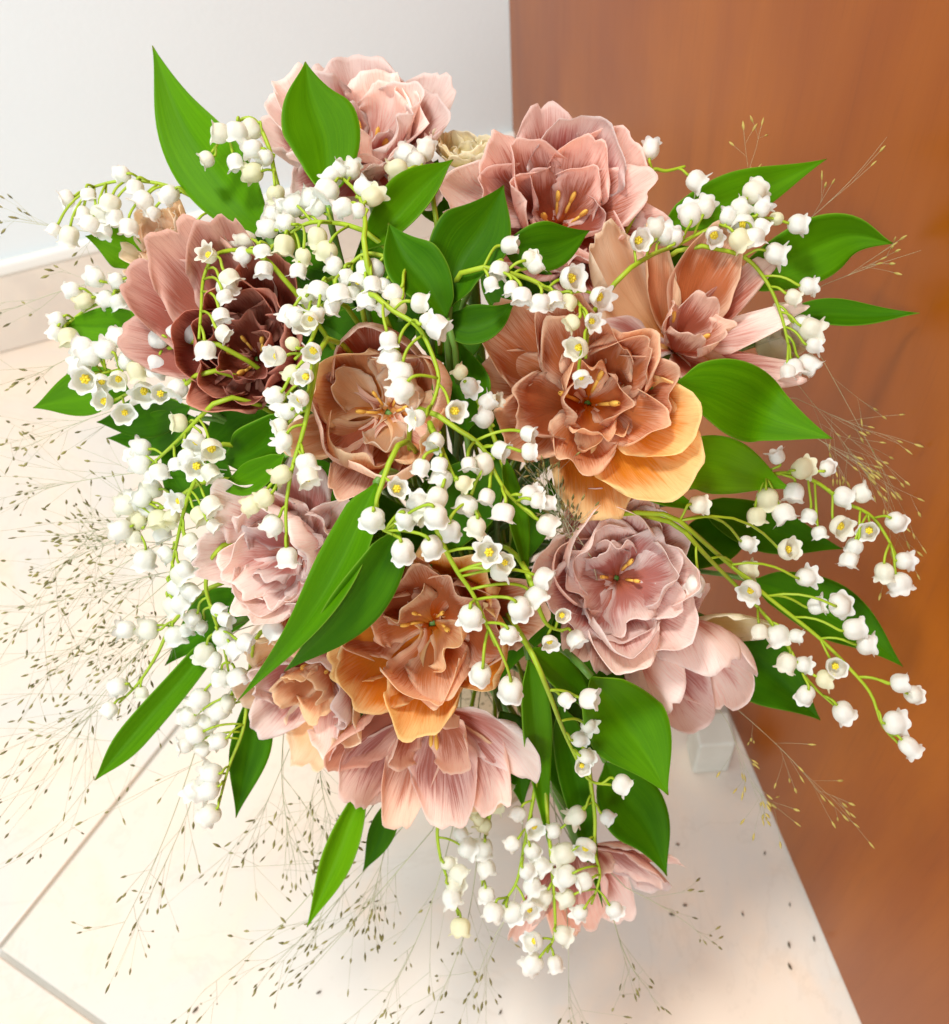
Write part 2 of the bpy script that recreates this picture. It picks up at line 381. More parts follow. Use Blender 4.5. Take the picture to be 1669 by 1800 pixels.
# ------------------------------------------------------------------ tulips
NV, NU = 22, 19
def petal(name, parent, mat, L, W, angs, az, r0=0.03, cup=0.9, ruffle=0.06, tip=0.30, jag=0.022, twist=0.0, z0=0.0, rg=None):
    g = rg or rnd
    a0, a1, a2 = [math.radians(a) for a in angs]
    jag = min(jag, 0.022); asym = g.uniform(-0.16, 0.16); split = g.uniform(-0.7, 0.7); dsp = g.choice([0, 0, 0.05, 0.09]); curl = g.uniform(-0.10, 0.12)*min(1, ruffle/0.03); ph = [g.uniform(0, 6.28) for _ in range(6)]; fr = g.uniform(1.3, 2.4); fr2 = g.uniform(3.0, 6.0); fr3 = g.uniform(3.0, 5.5)
    # fine profile table
    K = 40; rho = [r0*L]; zz = [z0]; phis = [a0]
    for i in range(K):
        t = (i+0.5)/K; f = (1-t)**2*a0 + 2*t*(1-t)*a1 + t*t*a2
        rho.append(rho[-1] + math.sin(f)*L/K); zz.append(zz[-1] + math.cos(f)*L/K); phis.append(f)
    def prf(sv):
        x = max(0.0, min(0.9999, sv))*K; i = int(x); t = x-i
        return rho[i]+(rho[i+1]-rho[i])*t, zz[i]+(zz[i+1]-zz[i])*t, phis[i]+(phis[i+1]-phis[i])*t
    ca_, sa_ = math.cos(az), math.sin(az)
    V, UV = [], []
    for iv in range(NV):
        v = iv/(NV-1)
        for iu in range(NU):
            u = -1 + 2*iu/(NU-1)
            au = abs(u)
            j = jag*(math.sin(u*7+ph[0])+0.7*math.sin(u*13+ph[1]))*v**3
            sv = v*(1 - tip*au**2.8 + j - 0.03*math.exp(-(u/0.14)**2)*(ph[2] > 3.3) - dsp*math.exp(-((u-split)/0.07)**2)*v**4)
            r, z, f = prf(sv)
            q_ = min(1.0, v/0.62); wv_ = 0.26 + 0.74*q_*q_*(3-2*q_) - 0.10*max(0, v-0.62)/0.38
            hw = 0.5*W*wv_*(1 + asym*(1 if u > 0 else -1)*v)
            th = u*cup
            lat = hw*(math.sin(th)/cup if abs(cup) > 1e-3 else u)
            inn = hw*(1-math.cos(th))/cup if abs(cup) > 1e-3 else 0
            inn += ruffle*W*(au**1.6)*v*math.sin(fr*v*6.28+ph[3]+(1.7 if u > 0 else 0))
            inn += ruffle*W*0.9*(v**3)*math.sin(u*fr2+ph[4])
            inn += ruffle*W*0.55*au**4*v*math.sin(fr3*v*6.28+ph[1]+(2.3 if u > 0 else 0)) + ruffle*W*0.28*v**6*math.sin(u*9+ph[2])
            inn += ruffle*W*0.35*math.sin(u*3.1+ph[5])*math.sin(v*5+ph[0])
            inn -= 0.03*W*math.exp(-(u/0.13)**2)*(1-0.6*v)
            inn += curl*W*v**6 + 0.6*curl*W*au**6*v
            lat += twist*W*v*v*0.5
            x = r - math.cos(f)*inn; zc = z + math.sin(f)*inn
            V.append((x*ca_ - lat*sa_, x*sa_ + lat*ca_, zc)); UV.append(((u+1)/2, v))
    Fc = [(i*NU+k, i*NU+k+1, (i+1)*NU+k+1, (i+1)*NU+k) for i in range(NV-1) for k in range(NU-1)]
    me = mesh('petal', V, Fc, True, UV)
    o = link(name, me, mat, parent)
    sd = o.modifiers.new('thickness', 'SOLIDIFY'); sd.thickness = 0.0002; sd.offset = 0
    return o

# stamen shared mesh (unit length along z)
V, Fc = [], []
tube_into(V, Fc, [Vector((0, 0, 0)), Vector((0.03, 0, 0.3)), Vector((0.06, 0, 0.6))], 0.055, 0.04, 6)
nf = len(Fc)
pr = [(0.03, 0.56), (0.085, 0.63), (0.10, 0.78), (0.085, 0.92), (0.02, 1.0)]
b0 = len(V)
for (r, z) in pr:
    for k in range(8): V.append(Vector((0.06 + r*math.cos(k*math.pi/4), r*0.7*math.sin(k*math.pi/4), z)))
for i in range(len(pr)-1):
    for k in range(8): Fc.append((b0+i*8+k, b0+i*8+(k+1) % 8, b0+(i+1)*8+(k+1) % 8, b0+(i+1)*8+k))
ST = mesh('stamen', V, Fc); ST.materials.append(M['anther'])

def flower_frame(ax, spin=0.0):
    a = (R3 @ Vector(ax)).normalized()
    xr = R3 @ Vector((1, 0, 0)); xr = (xr - a*xr.dot(a)).normalized(); yr = a.cross(xr)
    m = Matrix((xr, yr, a)).transposed()
    return m @ Matrix.Rotation(spin, 3, 'Z')

def tulip(label, px, py, rpx, ax, mat, layers, extra=(), dz=0.025, stam=6, seed=1, st_az=None, lift=0.45):
    g = random.Random(seed)
    c = D(px, py, dz, 0.02); R = rpx*mpp(c)
    fr = flower_frame(ax); a = fr @ Vector((0, 0, 1))
    base = c - a*(lift*R)
    t = empty('tulip', base); t.rotation_euler = fr.to_euler()
    for (n, L, W, angs, kw) in layers:
        a0 = kw.get('az', g.uniform(0, 360)); kk = {k: v for k, v in kw.items() if k not in ('az', 'jit', 'm')}
        jt = kw.get('jit', 1.0)
        for i in range(n):
            az = math.radians(a0 + 360*i/n + g.uniform(-12, 12)*jt)
            an = [x + g.uniform(-7, 7)*jt for x in angs]
            petal('petal', t, kw.get('m', mat), R*L*g.uniform(1-0.09*jt, 1+0.09*jt), R*W*g.uniform(1-0.12*jt, 1+0.12*jt), an, az, rg=g, twist=g.uniform(-0.15, 0.15)*jt, **kk)
    for (az, L, W, angs, kw) in extra:
        kk = {k: v for k, v in kw.items() if k != 'm'}
        petal('petal', t, kw.get('m', mat), R*L, R*W, angs, math.radians(az), rg=g, **kk)
    for i in range(stam):
        o = bpy.data.objects.new('stamen', ST); COL.objects.link(o); o.parent = t
        az = math.radians(st_az[i] if st_az else 60*i + g.uniform(-15, 15))
        tl = math.radians(g.uniform(14, 34))
        o.rotation_euler = (0, tl, az)
        o.location = (0.10*R*math.cos(az), 0.10*R*math.sin(az), 0.02*R)
        sL = R*g.uniform(0.32, 0.44); o.scale = (sL*1.0, sL*1.0, sL)
    # receptacle and stem
    inv = fr.transposed()
    pth = [inv @ (p - base) for p in stalk_path(base - a*0.025*R, -a)]
    V, Fc = [], []; tube_into(V, Fc, pth, 0.0042, 0.0032, 8)
    link('stem', mesh('stem', V, Fc), M['stem'], t)
    tag(t, label, 'tulip', 'double tulips of the bouquet')
    return t

PINK = petal_mat('petal pale pink', lin(214, 130, 98), lin(218, 150, 138), lin(254, 240, 233), 0.10, 0.8)
ROSE = petal_mat('petal dusty rose', lin(200, 106, 62), lin(206, 128, 100), lin(252, 226, 208), 0.24, 1.0)
TERRA = petal_mat('petal terracotta', lin(222, 112, 30), lin(216, 136, 86), lin(252, 220, 188), 0.30, 0.8)
ORANGE = petal_mat('petal orange', lin(238, 142, 20), lin(234, 158, 66), lin(254, 226, 168), 0.32, 0.6)
APRI = petal_mat('petal apricot', lin(234, 158, 76), lin(228, 166, 120), lin(253, 228, 192), 0.26, 0.7)
MAUVE = petal_mat('petal brown mauve', lin(142, 62, 44), lin(164, 88, 72), lin(226, 166, 146), 0.42, 0.6)
MAUVE_L = petal_mat('petal light mauve brown', lin(192, 106, 66), lin(200, 126, 104), lin(246, 210, 192), 0.28, 0.6)
PEACH = petal_mat('petal peach', lin(246, 190, 116), lin(247, 212, 170), lin(253, 236, 212), 0.26, 0.45)
CREAM = petal_mat('petal cream', lin(240, 224, 162), lin(247, 238, 194), lin(251, 246, 222), 0.30, 0.3)
LILAC = petal_mat('petal lilac pink', lin(196, 108, 84), lin(206, 136, 124), lin(254, 234, 224), 0.20, 1.2)

SALMON = petal_mat('petal salmon', lin(206, 104, 58), lin(206, 126, 100), lin(252, 228, 218), 0.22, 0.9)
RUF = dict(cup=0.8, ruffle=0.085, jag=0.05)
def peony(k=1.0, r=0.085, tight=0.0):
    return [(5, 1.28*k, 1.15*k, (82, 52-tight, 26-tight), dict(cup=0.85, ruffle=r*0.6, jit=1.4)),
            (5, 1.16*k, 1.0*k, (76, 42-tight, 20-tight), dict(cup=0.75, ruffle=r*0.8, jit=1.7)),
            (4, 1.00*k, 0.85*k, (68, 34, 18), dict(cup=0.6, ruffle=r*0.9, jit=2.0)),
            (3, 0.86*k, 0.70*k, (52, 30, 20), dict(cup=-0.4, ruffle=r, jit=2.2)),
            (2, 0.72*k, 0.60*k, (34, 24, 18), dict(cup=-0.6, ruffle=r, jit=2.2))]
def cupf(k=1.0, r=0.05):
    return [(4, 1.45*k, 1.25*k, (86, 40, -8), dict(cup=1.0, ruffle=r)),
            (5, 1.30*k, 1.05*k, (80, 30, -12), dict(cup=1.0, ruffle=r*1.2)),
            (4, 0.95*k, 0.70*k, (66, 18, -14), dict(cup=0.8, ruffle=r*1.5, jag=0.06))]

tulip('pale pink ruffled tulip rising against the white wall at the top of the bouquet', 640, 228, 146, (-0.02, 0.5, 0.85), PINK,
      peony(1.0, 0.11) + [(5, 1.35, 0.9, (88, 66, 52), dict(cup=0.6, ruffle=0.08))], stam=4, seed=11, dz=0.03)
tulip('open pink and terracotta tulip in front of the wooden panel at the upper right', 1000, 362, 172, (0.12, 0.15, 0.98), SALMON,
      [(6, 1.22, 0.92, (84, 52, 34), dict(cup=0.8, ruffle=0.06)), (6, 1.05, 0.8, (76, 34, 16), dict(cup=0.8, ruffle=0.09)), (4, 0.8, 0.6, (60, 24, 6), dict(cup=0.6, ruffle=0.1))],
      [(182, 1.45, 1.05, (88, 62, 44), dict(cup=0.5, ruffle=0.05, m=PINK)), (150, 1.2, 0.95, (84, 48, 20), dict(cup=0.9, ruffle=0.04)), (-82, 0.95, 0.8, (60, 36, 26), dict(cup=-0.5, ruffle=0.08, m=PINK)),
       (-60, 1.45, 0.9, (88, 70, 60), dict(cup=0.5, ruffle=0.06, m=PINK)), (80, 1.15, 1.2, (84, 48, 30), dict(cup=1.1, ruffle=0.06, m=PINK)), (-20, 1.1, 0.8, (84, 56, 40), dict(cup=0.7, ruffle=0.06, m=PINK))], stam=4, seed=12, dz=0.03)
tulip('small cream tulip half hidden between the two top tulips', 818, 262, 68, (0.0, 0.7, 0.6), CREAM, peony(0.9, 0.08), stam=0, seed=13, dz=0.025)
tulip('pale peach rounded tulip at the left edge beside the white bells', 285, 425, 82, (-0.5, 0.35, 0.75), PEACH, peony(0.95, 0.06, 14), stam=0, seed=14, dz=0.03)
tulip('wide open dusty brown-mauve tulip at the left behind a hanging bell spray', 428, 618, 146, (-0.12, 0.02, 0.98), MAUVE,
      [(5, 1.25, 1.05, (88, 40, -6), dict(cup=1.0, ruffle=0.05, az=250)), (5, 1.05, 0.85, (80, 34, 2), dict(cup=0.9, ruffle=0.07)), (5, 0.75, 0.6, (60, 22, 4), dict(cup=0.7, ruffle=0.1))],
      [(122, 1.85, 1.2, (86, 62, 46), dict(cup=0.6, ruffle=0.03, m=MAUVE_L)), (146, 1.75, 1.05, (88, 68, 54), dict(cup=0.5, ruffle=0.04, m=MAUVE_L)), (172, 1.6, 0.85, (88, 76, 68), dict(cup=0.4, ruffle=0.04, m=MAUVE_L)),
       (98, 1.75, 1.05, (86, 60, 40), dict(cup=0.6, ruffle=0.03, m=MAUVE_L)), (64, 1.5, 0.95, (84, 54, 28), dict(cup=0.8, ruffle=0.04))], stam=5, seed=15, dz=0.025)
tulip('cup-shaped apricot tulip left of the centre with bells hanging over it', 672, 715, 152, (-0.06, 0.04, 1.0), APRI,
      [(4, 1.50, 1.40, (90, 40, -28), dict(cup=1.05, ruffle=0.045, az=15, m=ROSE)), (4, 1.40, 1.2, (90, 38, -30), dict(cup=1.05, ruffle=0.06, az=60)), (3, 0.95, 0.62, (80, 30, 0), dict(cup=0.8, ruffle=0.09, az=40, m=PEACH))],
      [(205, 1.5, 0.75, (88, 48, 10), dict(cup=1.2, ruffle=0.05)), (250, 1.45, 0.9, (88, 56, 22), dict(cup=0.8, ruffle=0.05, m=ROSE))], stam=4, seed=16, dz=0.028)
tulip('broad open terracotta and orange tulip right of the centre', 1040, 705, 188, (0.0, -0.05, 1.0), TERRA,
      [(5, 0.95, 0.72, (82, 40, 14), dict(cup=0.8, ruffle=0.10, jag=0.07)), (4, 0.7, 0.52, (60, 22, 0), dict(cup=0.7, ruffle=0.12, jag=0.08))],
      [(140, 1.35, 0.80, (88, 66, 60), dict(cup=0.4, ruffle=0.05)), (165, 1.10, 0.7, (88, 70, 58), dict(cup=0.4, ruffle=0.06)), (112, 1.15, 0.7, (86, 60, 46), dict(cup=0.5, ruffle=0.08)),
       (200, 1.1, 0.8, (88, 64, 30), dict(cup=0.8, ruffle=0.08)), (-42, 1.35, 1.15, (88, 60, 24), dict(cup=0.9, ruffle=0.03, m=ORANGE)), (-82, 1.12, 0.85, (88, 74, 66), dict(cup=0.3, ruffle=0.06, m=ORANGE)),
       (-15, 1.25, 0.9, (88, 52, 8), dict(cup=0.9, ruffle=0.04, m=ORANGE)), (12, 1.0, 0.85, (88, 46, 14), dict(cup=0.8, ruffle=0.11)), (45, 0.95, 0.8, (86, 42, 16), dict(cup=0.8, ruffle=0.12)), (80, 0.9, 0.75, (84, 42, 20), dict(cup=0.7, ruffle=0.10)),
       (-70, 0.62, 0.6, (60, 40, 30), dict(cup=-0.5, ruffle=0.08, m=APRI))], stam=4, seed=17, dz=0.02, lift=0.3)
tulip('tulip with long separate striped petals fanning out at the right, pink to cream', 1205, 590, 165, (0.28, 0.40, 0.87), ROSE,
      [(4, 0.7, 0.5, (50, 20, 8), dict(cup=0.7, ruffle=0.08))],
      [(142, 1.5, 1.02, (84, 62, 54), dict(cup=-0.35, ruffle=0.05, tip=0.3, m=PEACH)), (116, 1.3, 0.45, (80, 52, 46), dict(cup=0.8, ruffle=0.03, tip=0.4, m=APRI)), (70, 1.4, 0.80, (82, 54, 44), dict(cup=0.8, ruffle=0.02, tip=0.32, m=TERRA)), (44, 1.4, 0.50, (84, 56, 46), dict(cup=0.9, ruffle=0.03, tip=0.5, m=ROSE)),
       (20, 1.5, 0.42, (86, 66, 60), dict(cup=-0.6, ruffle=0.04, tip=0.55, m=PINK)), (-8, 1.4, 0.60, (88, 74, 68), dict(cup=-0.9, ruffle=0.02, tip=0.4, m=LILAC)), (-28, 1.05, 0.42, (88, 76, 66), dict(cup=0.6, ruffle=0.05, tip=0.45, m=PEACH)), (-72, 0.6, 0.5, (88, 60, 40), dict(cup=0.5, ruffle=0.06)), (188, 1.05, 0.6, (88, 74, 66), dict(cup=0.5, ruffle=0.05, m=PINK))], stam=3, seed=18, dz=0.016, lift=0.25)
tulip('pale cream tulip showing at the right behind the long striped petals', 1362, 590, 70, (0.75, 0.1, 0.55), CREAM, cupf(0.95, 0.06), stam=0, seed=19, dz=0.055)
tulip('pale pink ball-shaped tulip at the lower left under a long bell spray', 494, 978, 144, (-0.32, -0.10, 0.93), PINK,
      peony(0.98, 0.10, 10), [(70, 1.5, 0.8, (84, 56, 36), dict(cup=0.5, ruffle=0.07)), (30, 1.45, 0.75, (84, 60, 44), dict(cup=0.5, ruffle=0.07)), (-70, 1.45, 0.9, (88, 62, 40), dict(cup=0.7, ruffle=0.04, m=TERRA))], stam=0, seed=20, dz=0.028)
tulip('orange-terracotta ruffled tulip in the lower centre beside the long folded leaf', 750, 1118, 168, (-0.08, -0.18, 0.97), TERRA,
      [(5, 1.28, 1.10, (88, 48, 8), dict(cup=0.9, ruffle=0.06, m=ORANGE)), (4, 1.12, 1.0, (82, 42, 16), dict(cup=0.8, ruffle=0.08, jit=1.4)), (3, 0.9, 0.8, (70, 38, 22), dict(cup=0.5, ruffle=0.09, jit=1.6)), (2, 0.7, 0.6, (46, 26, 16), dict(cup=-0.5, ruffle=0.09, jit=1.6, m=APRI))],
      [(20, 1.4, 0.9, (88, 66, 50), dict(cup=0.6, ruffle=0.05)), (120, 1.3, 0.9, (86, 54, 24), dict(cup=0.8, ruffle=0.05)), (200, 1.25, 0.8, (88, 58, 30), dict(cup=0.7, ruffle=0.05, m=ORANGE))], stam=4, seed=21, dz=0.022)
tulip('pale peach tulip with ragged edges at the lower left beneath the folded leaf', 540, 1212, 132, (-0.34, -0.42, 0.84), PEACH,
      [(5, 1.35, 1.0, (88, 50, 4), dict(cup=0.9, ruffle=0.06, jag=0.06)), (5, 1.15, 0.8, (78, 36, 6), dict(cup=0.8, ruffle=0.1, jag=0.08, m=PINK)), (4, 0.8, 0.55, (56, 20, 0), dict(cup=0.7, ruffle=0.12, m=APRI))],
      [(75, 1.55, 1.0, (84, 56, 36), dict(cup=0.6, ruffle=0.06, m=PINK))], stam=3, seed=22, dz=0.036)
tulip('dusty pink tulip facing down at the bottom with smooth streaked petals', 760, 1285, 156, (0.0, -0.66, 0.74), LILAC,
      [(3, 0.8, 0.6, (70, 30, 10), dict(cup=0.7, ruffle=0.05, az=80, m=ROSE))],
      [(184, 1.40, 0.95, (88, 62, 30), dict(cup=0.9, ruffle=0.02, tip=0.36, m=MAUVE_L)), (212, 1.45, 1.05, (84, 50, 22), dict(cup=-0.6, ruffle=0.025, tip=0.36)), (250, 1.55, 0.72, (86, 56, 38), dict(cup=0.7, ruffle=0.03, tip=0.42, m=ROSE)), (280, 1.45, 0.92, (84, 50, 28), dict(cup=0.8, ruffle=0.03, tip=0.38)),
       (316, 1.42, 1.0, (84, 50, 20), dict(cup=-0.6, ruffle=0.03, tip=0.36)), (348, 1.40, 1.0, (88, 58, 18), dict(cup=0.9, ruffle=0.03, tip=0.34, m=PINK)), (232, 1.5, 0.9, (88, 68, 54), dict(cup=0.6, ruffle=0.03, m=ROSE)), (298, 1.5, 1.0, (88, 68, 50), dict(cup=0.6, ruffle=0.04, m=APRI))], stam=2, st_az=[280, 265], seed=23, dz=0.034, lift=0.3)
tulip('full pink-mauve tulip with many crowded petals at the right of the lower centre', 1096, 1016, 156, (0.02, 0.06, 1.0), PINK,
      peony(1.0, 0.085, 4), [(120, 1.35, 1.1, (86, 50, 14), dict(cup=1.0, ruffle=0.03, m=LILAC)), (80, 1.25, 0.9, (86, 48, 10), dict(cup=0.9, ruffle=0.03, m=ROSE)), (165, 1.2, 0.95, (86, 50, 14), dict(cup=1.0, ruffle=0.03, m=LILAC)), (235, 1.15, 0.7, (88, 58, 40), dict(cup=0.5, ruffle=0.08, m=ROSE)), (262, 1.15, 0.7, (88, 58, 40), dict(cup=0.5, ruffle=0.08, m=ROSE))], stam=4, seed=24, dz=0.022)
tulip('smooth pale pink half-closed tulip at the lower right above the pale block', 1206, 1180, 124, (0.40, -0.62, 0.55), PINK,
      [(3, 1.75, 1.55, (90, 34, -30), dict(cup=1.1, ruffle=0.006, az=85, jit=0.2, tip=0.42, jag=0.004)), (3, 1.65, 1.35, (88, 30, -30), dict(cup=1.1, ruffle=0.008, az=28, jit=0.2, tip=0.42, jag=0.004))],
      [(180, 1.5, 0.75, (90, 48, 0), dict(cup=0.9, ruffle=0.03, tip=0.42, m=LILAC)), (225, 1.45, 0.7, (90, 50, 6), dict(cup=0.8, ruffle=0.03, tip=0.42, m=LILAC)), (20, 1.6, 0.95, (90, 62, 26), dict(cup=0.9, ruffle=0.03, m=CREAM)), (80, 1.4, 0.66, (90, 78, 64), dict(cup=0.6, ruffle=0.02, tip=0.5, m=LILAC)), (150, 1.7, 0.5, (90, 46, -4), dict(cup=-0.6, ruffle=0.02, tip=0.45))], stam=0, seed=25, dz=0.004, lift=0.62)
tulip('dusty pink tulip lowest of all, half hidden behind white bells at the bottom', 1045, 1568, 120, (0.22, -0.72, 0.6), LILAC,
      [(4, 1.2, 0.8, (80, 42, 18), dict(cup=0.8, ruffle=0.04))],
      [(30, 1.5, 0.7, (86, 58, 40), dict(cup=0.6, ruffle=0.04)), (-10, 1.35, 0.75, (86, 52, 30), dict(cup=0.7, ruffle=0.05, m=PINK)), (215, 1.6, 0.9, (86, 58, 40), dict(cup=0.7, ruffle=0.03)), (250, 1.4, 0.8, (84, 50, 26), dict(cup=0.7, ruffle=0.04, m=ROSE)), (300, 1.4, 0.8, (84, 50, 26), dict(cup=0.7, ruffle=0.05, m=PINK))], stam=0, seed=26, dz=0.062, lift=0.6)

# ------------------------------------------------------------------ leaves
def leaf(label, pts, wid, dz0, dz1, roll=0.0, fold=0.35, mat='leaf', wave=0.03, twist=0.0, base_w=0.30, group='lily-of-the-valley leaves', cat='leaf', peak=0.45, arch=0.0, sharp=1.0):
    """pts: centre line base -> tip in photo pixels; wid: full width in pixels"""
    n = 26
    P2 = spline([Vector((p[0], p[1], 0)) for p in pts], n)
    W3 = []
    for i, p in enumerate(P2):
        t = i/(n-1); W3.append(D(p.x, p.y, dz0 + (dz1-dz0)*t - arch*math.sin(math.pi*t), 0.008))
    # smooth the depth jumps
    for _ in range(3): W3 = [W3[0]] + [(W3[i-1]+W3[i]*2+W3[i+1])/4 for i in range(1, n-1)] + [W3[-1]]
    scale = mpp(W3[n//2])
    hw = 0.5*wid*scale
    # tail that carries the blade down into the bunch
    tail = stalk_path(W3[0], (W3[0]-W3[3]), 10, 0.03)
    org = W3[0].copy()
    t_o = empty('leaf', org)
    NUL = 13; V, UV, Fc = [], [], []
    ph = rnd.uniform(0, 6.28)
    for i in range(n):
        t = i/(n-1)
        tg = (W3[min(i+1, n-1)] - W3[max(i-1, 0)]).normalized()
        vd = (CAM - W3[i]).normalized()
        side = tg.cross(vd).normalized(); nm = side.cross(tg).normalized()
        if nm.dot(vd) < 0: nm = -nm
        a = roll + twist*(t-0.5)
        s2 = side*math.cos(a) + nm*math.sin(a); n2 = nm*math.cos(a) - side*math.sin(a)
        # lanceolate width
        if t < peak: x = t/peak; prof_ = (base_w + (1-base_w)*math.sin(x*math.pi/2)**1.1)*min(1.0, 0.12 + t*9)
        else:
            x = (t-peak)/(1-peak); prof_ = (0.5*(1 - x**(1.8*sharp)) + 0.5*(0.5+0.5*math.cos(math.pi*x**(0.95*sharp)))) if x < 1 else 0.0
        hwi = hw*max(prof_, 0.012)
        for k in range(NUL):
            u = -1 + 2*k/(NUL-1)
            f = fold
            off = s2*(hwi*u*math.cos(f*min(1, abs(u)*1.4))) + n2*(hwi*(abs(u)**1.35)*math.sin(f) )
            off += n2*(hwi*wave*math.sin(t*9+ph+(0 if u < 0 else 2))*abs(u)**2) - n2*hwi*0.035*math.exp(-(u/0.10)**2)
            V.append(W3[i] + off - org); UV.append(((u+1)/2, t))
    for i in range(n-1):
        for k in range(NUL-1): Fc.append((i*NUL+k, i*NUL+k+1, (i+1)*NUL+k+1, (i+1)*NUL+k))
    b = link('blade', mesh('blade', V, Fc, True, UV), M[mat], t_o)
    sd = b.modifiers.new('thickness', 'SOLIDIFY'); sd.thickness = 0.0005; sd.offset = 0
    V, Fc = [], []; tube_into(V, Fc, [p - org for p in tail], max(0.0014, min(0.0022, hw*base_w*0.3)), 0.0016, 7)
    link('stalk', mesh('stalk', V, Fc), M['stem'], t_o)
    tag(t_o, label, cat, group)
    return t_o

leaf('tall upright leaf with its tip highest at the top left against the white wall', [(470, 415), (400, 330), (320, 215), (268, 80)], 118, 0.02, 0.03, 0.1, 0.25, 'leaf')
leaf('pointed leaf standing in front of the pale pink top tulip', [(575, 352), (570, 250), (545, 175), (537, 108)], 128, -0.014, -0.03, -0.15, 0.25, 'leaf')
leaf('folded leaf with a bright inner half just right of the top tulip', [(640, 440), (700, 380), (755, 320), (797, 280)], 96, 0.0, -0.015, 0.5, 0.6, 'leaf', twist=0.5)
leaf('broad dark leaf with a blunt pointed tip in the upper centre', [(790, 540), (810, 460), (850, 400), (886, 325)], 140, 0.0, -0.02, 0.2, 0.45, 'leaf_dark', peak=0.5)
leaf('dark cupped leaf with a small hooked tip left of the broad centre leaf', [(785, 560), (750, 500), (710, 450), (683, 392)], 112, -0.002, -0.02, -0.25, 0.5, 'leaf_dark', peak=0.5)
leaf('short dark leaf lying under the open tulip of the upper right', [(885, 440), (930, 438), (985, 428), (1037, 405)], 86, 0.0, -0.006, 0.1, 0.3, 'leaf_dark', peak=0.5)
leaf('bright leaf pointing up right across the wooden panel, topmost at the right', [(1165, 395), (1250, 365), (1350, 325), (1454, 279)], 84, 0.02, 0.02, 0.2, 0.3, 'leaf')
leaf('long curving leaf at the right whose tip shades the wooden panel', [(1290, 500), (1390, 455), (1490, 412), (1571, 428)], 108, 0.012, 0.0, -0.25, 0.35, 'leaf', twist=-0.5)
leaf('narrow leaf with a long straight tip, farthest right on the wooden panel', [(1370, 560), (1440, 552), (1530, 556), (1617, 550)], 52, 0.01, 0.0, 0.5, 0.4, 'leaf_dark')
leaf('small leaf beside the pale peach tulip at the left edge', [(262, 470), (225, 440), (190, 425), (150, 415)], 70, 0.04, 0.04, 0.3, 0.3, 'leaf_light')
leaf('short leaf pointing left at mid height below the peach tulip', [(275, 572), (215, 575), (155, 575), (98, 567)], 68, 0.03, 0.03, 0.0, 0.25, 'leaf')
leaf('leftmost leaf of all, pointing left beneath the open white bells', [(230, 690), (180, 685), (115, 700), (58, 717)], 82, 0.03, 0.03, -0.2, 0.3, 'leaf')
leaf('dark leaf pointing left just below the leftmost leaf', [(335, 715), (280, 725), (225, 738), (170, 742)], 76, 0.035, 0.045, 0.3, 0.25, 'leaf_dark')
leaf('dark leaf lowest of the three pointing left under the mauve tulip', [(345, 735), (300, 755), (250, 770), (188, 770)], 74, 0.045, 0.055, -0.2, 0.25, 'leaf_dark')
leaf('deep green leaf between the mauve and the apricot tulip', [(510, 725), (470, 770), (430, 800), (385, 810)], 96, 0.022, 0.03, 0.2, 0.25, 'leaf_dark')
leaf('curled leaf edge just above the pale pink ball-shaped tulip', [(500, 800), (465, 830), (425, 850), (378, 858)], 62, 0.012, 0.02, -0.4, 0.4, 'leaf', peak=0.5)
leaf('large leaf pointing right below the striped tulip, upper of a pair', [(1190, 672), (1270, 690), (1360, 735), (1464, 771)], 126, -0.004, -0.05, 0.15, 0.25, 'leaf')
leaf('large bright leaf pointing right, lower of a pair beside the orange tulip', [(1150, 838), (1230, 812), (1310, 830), (1392, 860)], 104, 0.015, -0.004, -0.2, 0.25, 'leaf_light')
leaf('slim leaf running over the top of the crowded pink-mauve tulip', [(1110, 862), (1150, 868), (1190, 880), (1240, 902)], 40, 0.02, 0.0, 0.3, 0.4, 'leaf')
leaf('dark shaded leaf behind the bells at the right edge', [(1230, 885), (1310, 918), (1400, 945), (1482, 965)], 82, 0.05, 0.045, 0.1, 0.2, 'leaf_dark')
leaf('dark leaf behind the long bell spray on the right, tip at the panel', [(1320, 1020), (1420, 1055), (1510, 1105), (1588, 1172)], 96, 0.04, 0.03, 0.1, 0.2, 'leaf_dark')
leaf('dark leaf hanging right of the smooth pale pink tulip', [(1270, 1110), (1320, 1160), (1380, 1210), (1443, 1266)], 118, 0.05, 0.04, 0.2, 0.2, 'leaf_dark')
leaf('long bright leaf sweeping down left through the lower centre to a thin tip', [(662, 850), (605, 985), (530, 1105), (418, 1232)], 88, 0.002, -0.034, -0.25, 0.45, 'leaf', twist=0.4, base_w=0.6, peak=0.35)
leaf('added dark leaf standing in for the shaded right half of the long bright sweeping leaf', [(700, 930), (650, 1020), (585, 1105), (500, 1180)], 104, -0.008, -0.012, 0.45, 0.3, 'leaf_dark', base_w=0.5, peak=0.45)  # shaded half of the folded leaf, added as a second, darker leaf
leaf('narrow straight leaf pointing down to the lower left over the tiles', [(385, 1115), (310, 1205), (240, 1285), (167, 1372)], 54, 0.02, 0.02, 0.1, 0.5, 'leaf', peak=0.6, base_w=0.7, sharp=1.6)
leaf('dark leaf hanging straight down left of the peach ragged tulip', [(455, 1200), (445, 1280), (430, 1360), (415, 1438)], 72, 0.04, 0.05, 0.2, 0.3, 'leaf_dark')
leaf('bright grooved leaf pointing down at the bottom beneath the dusty pink tulip', [(640, 1380), (610, 1460), (575, 1550), (540, 1630)], 68, 0.035, 0.04, 0.1, 0.7, 'leaf_light')
leaf('small dark leaf beside the bright grooved one at the bottom', [(695, 1400), (680, 1440), (660, 1490), (638, 1532)], 46, 0.05, 0.06, 0.1, 0.3, 'leaf_dark')
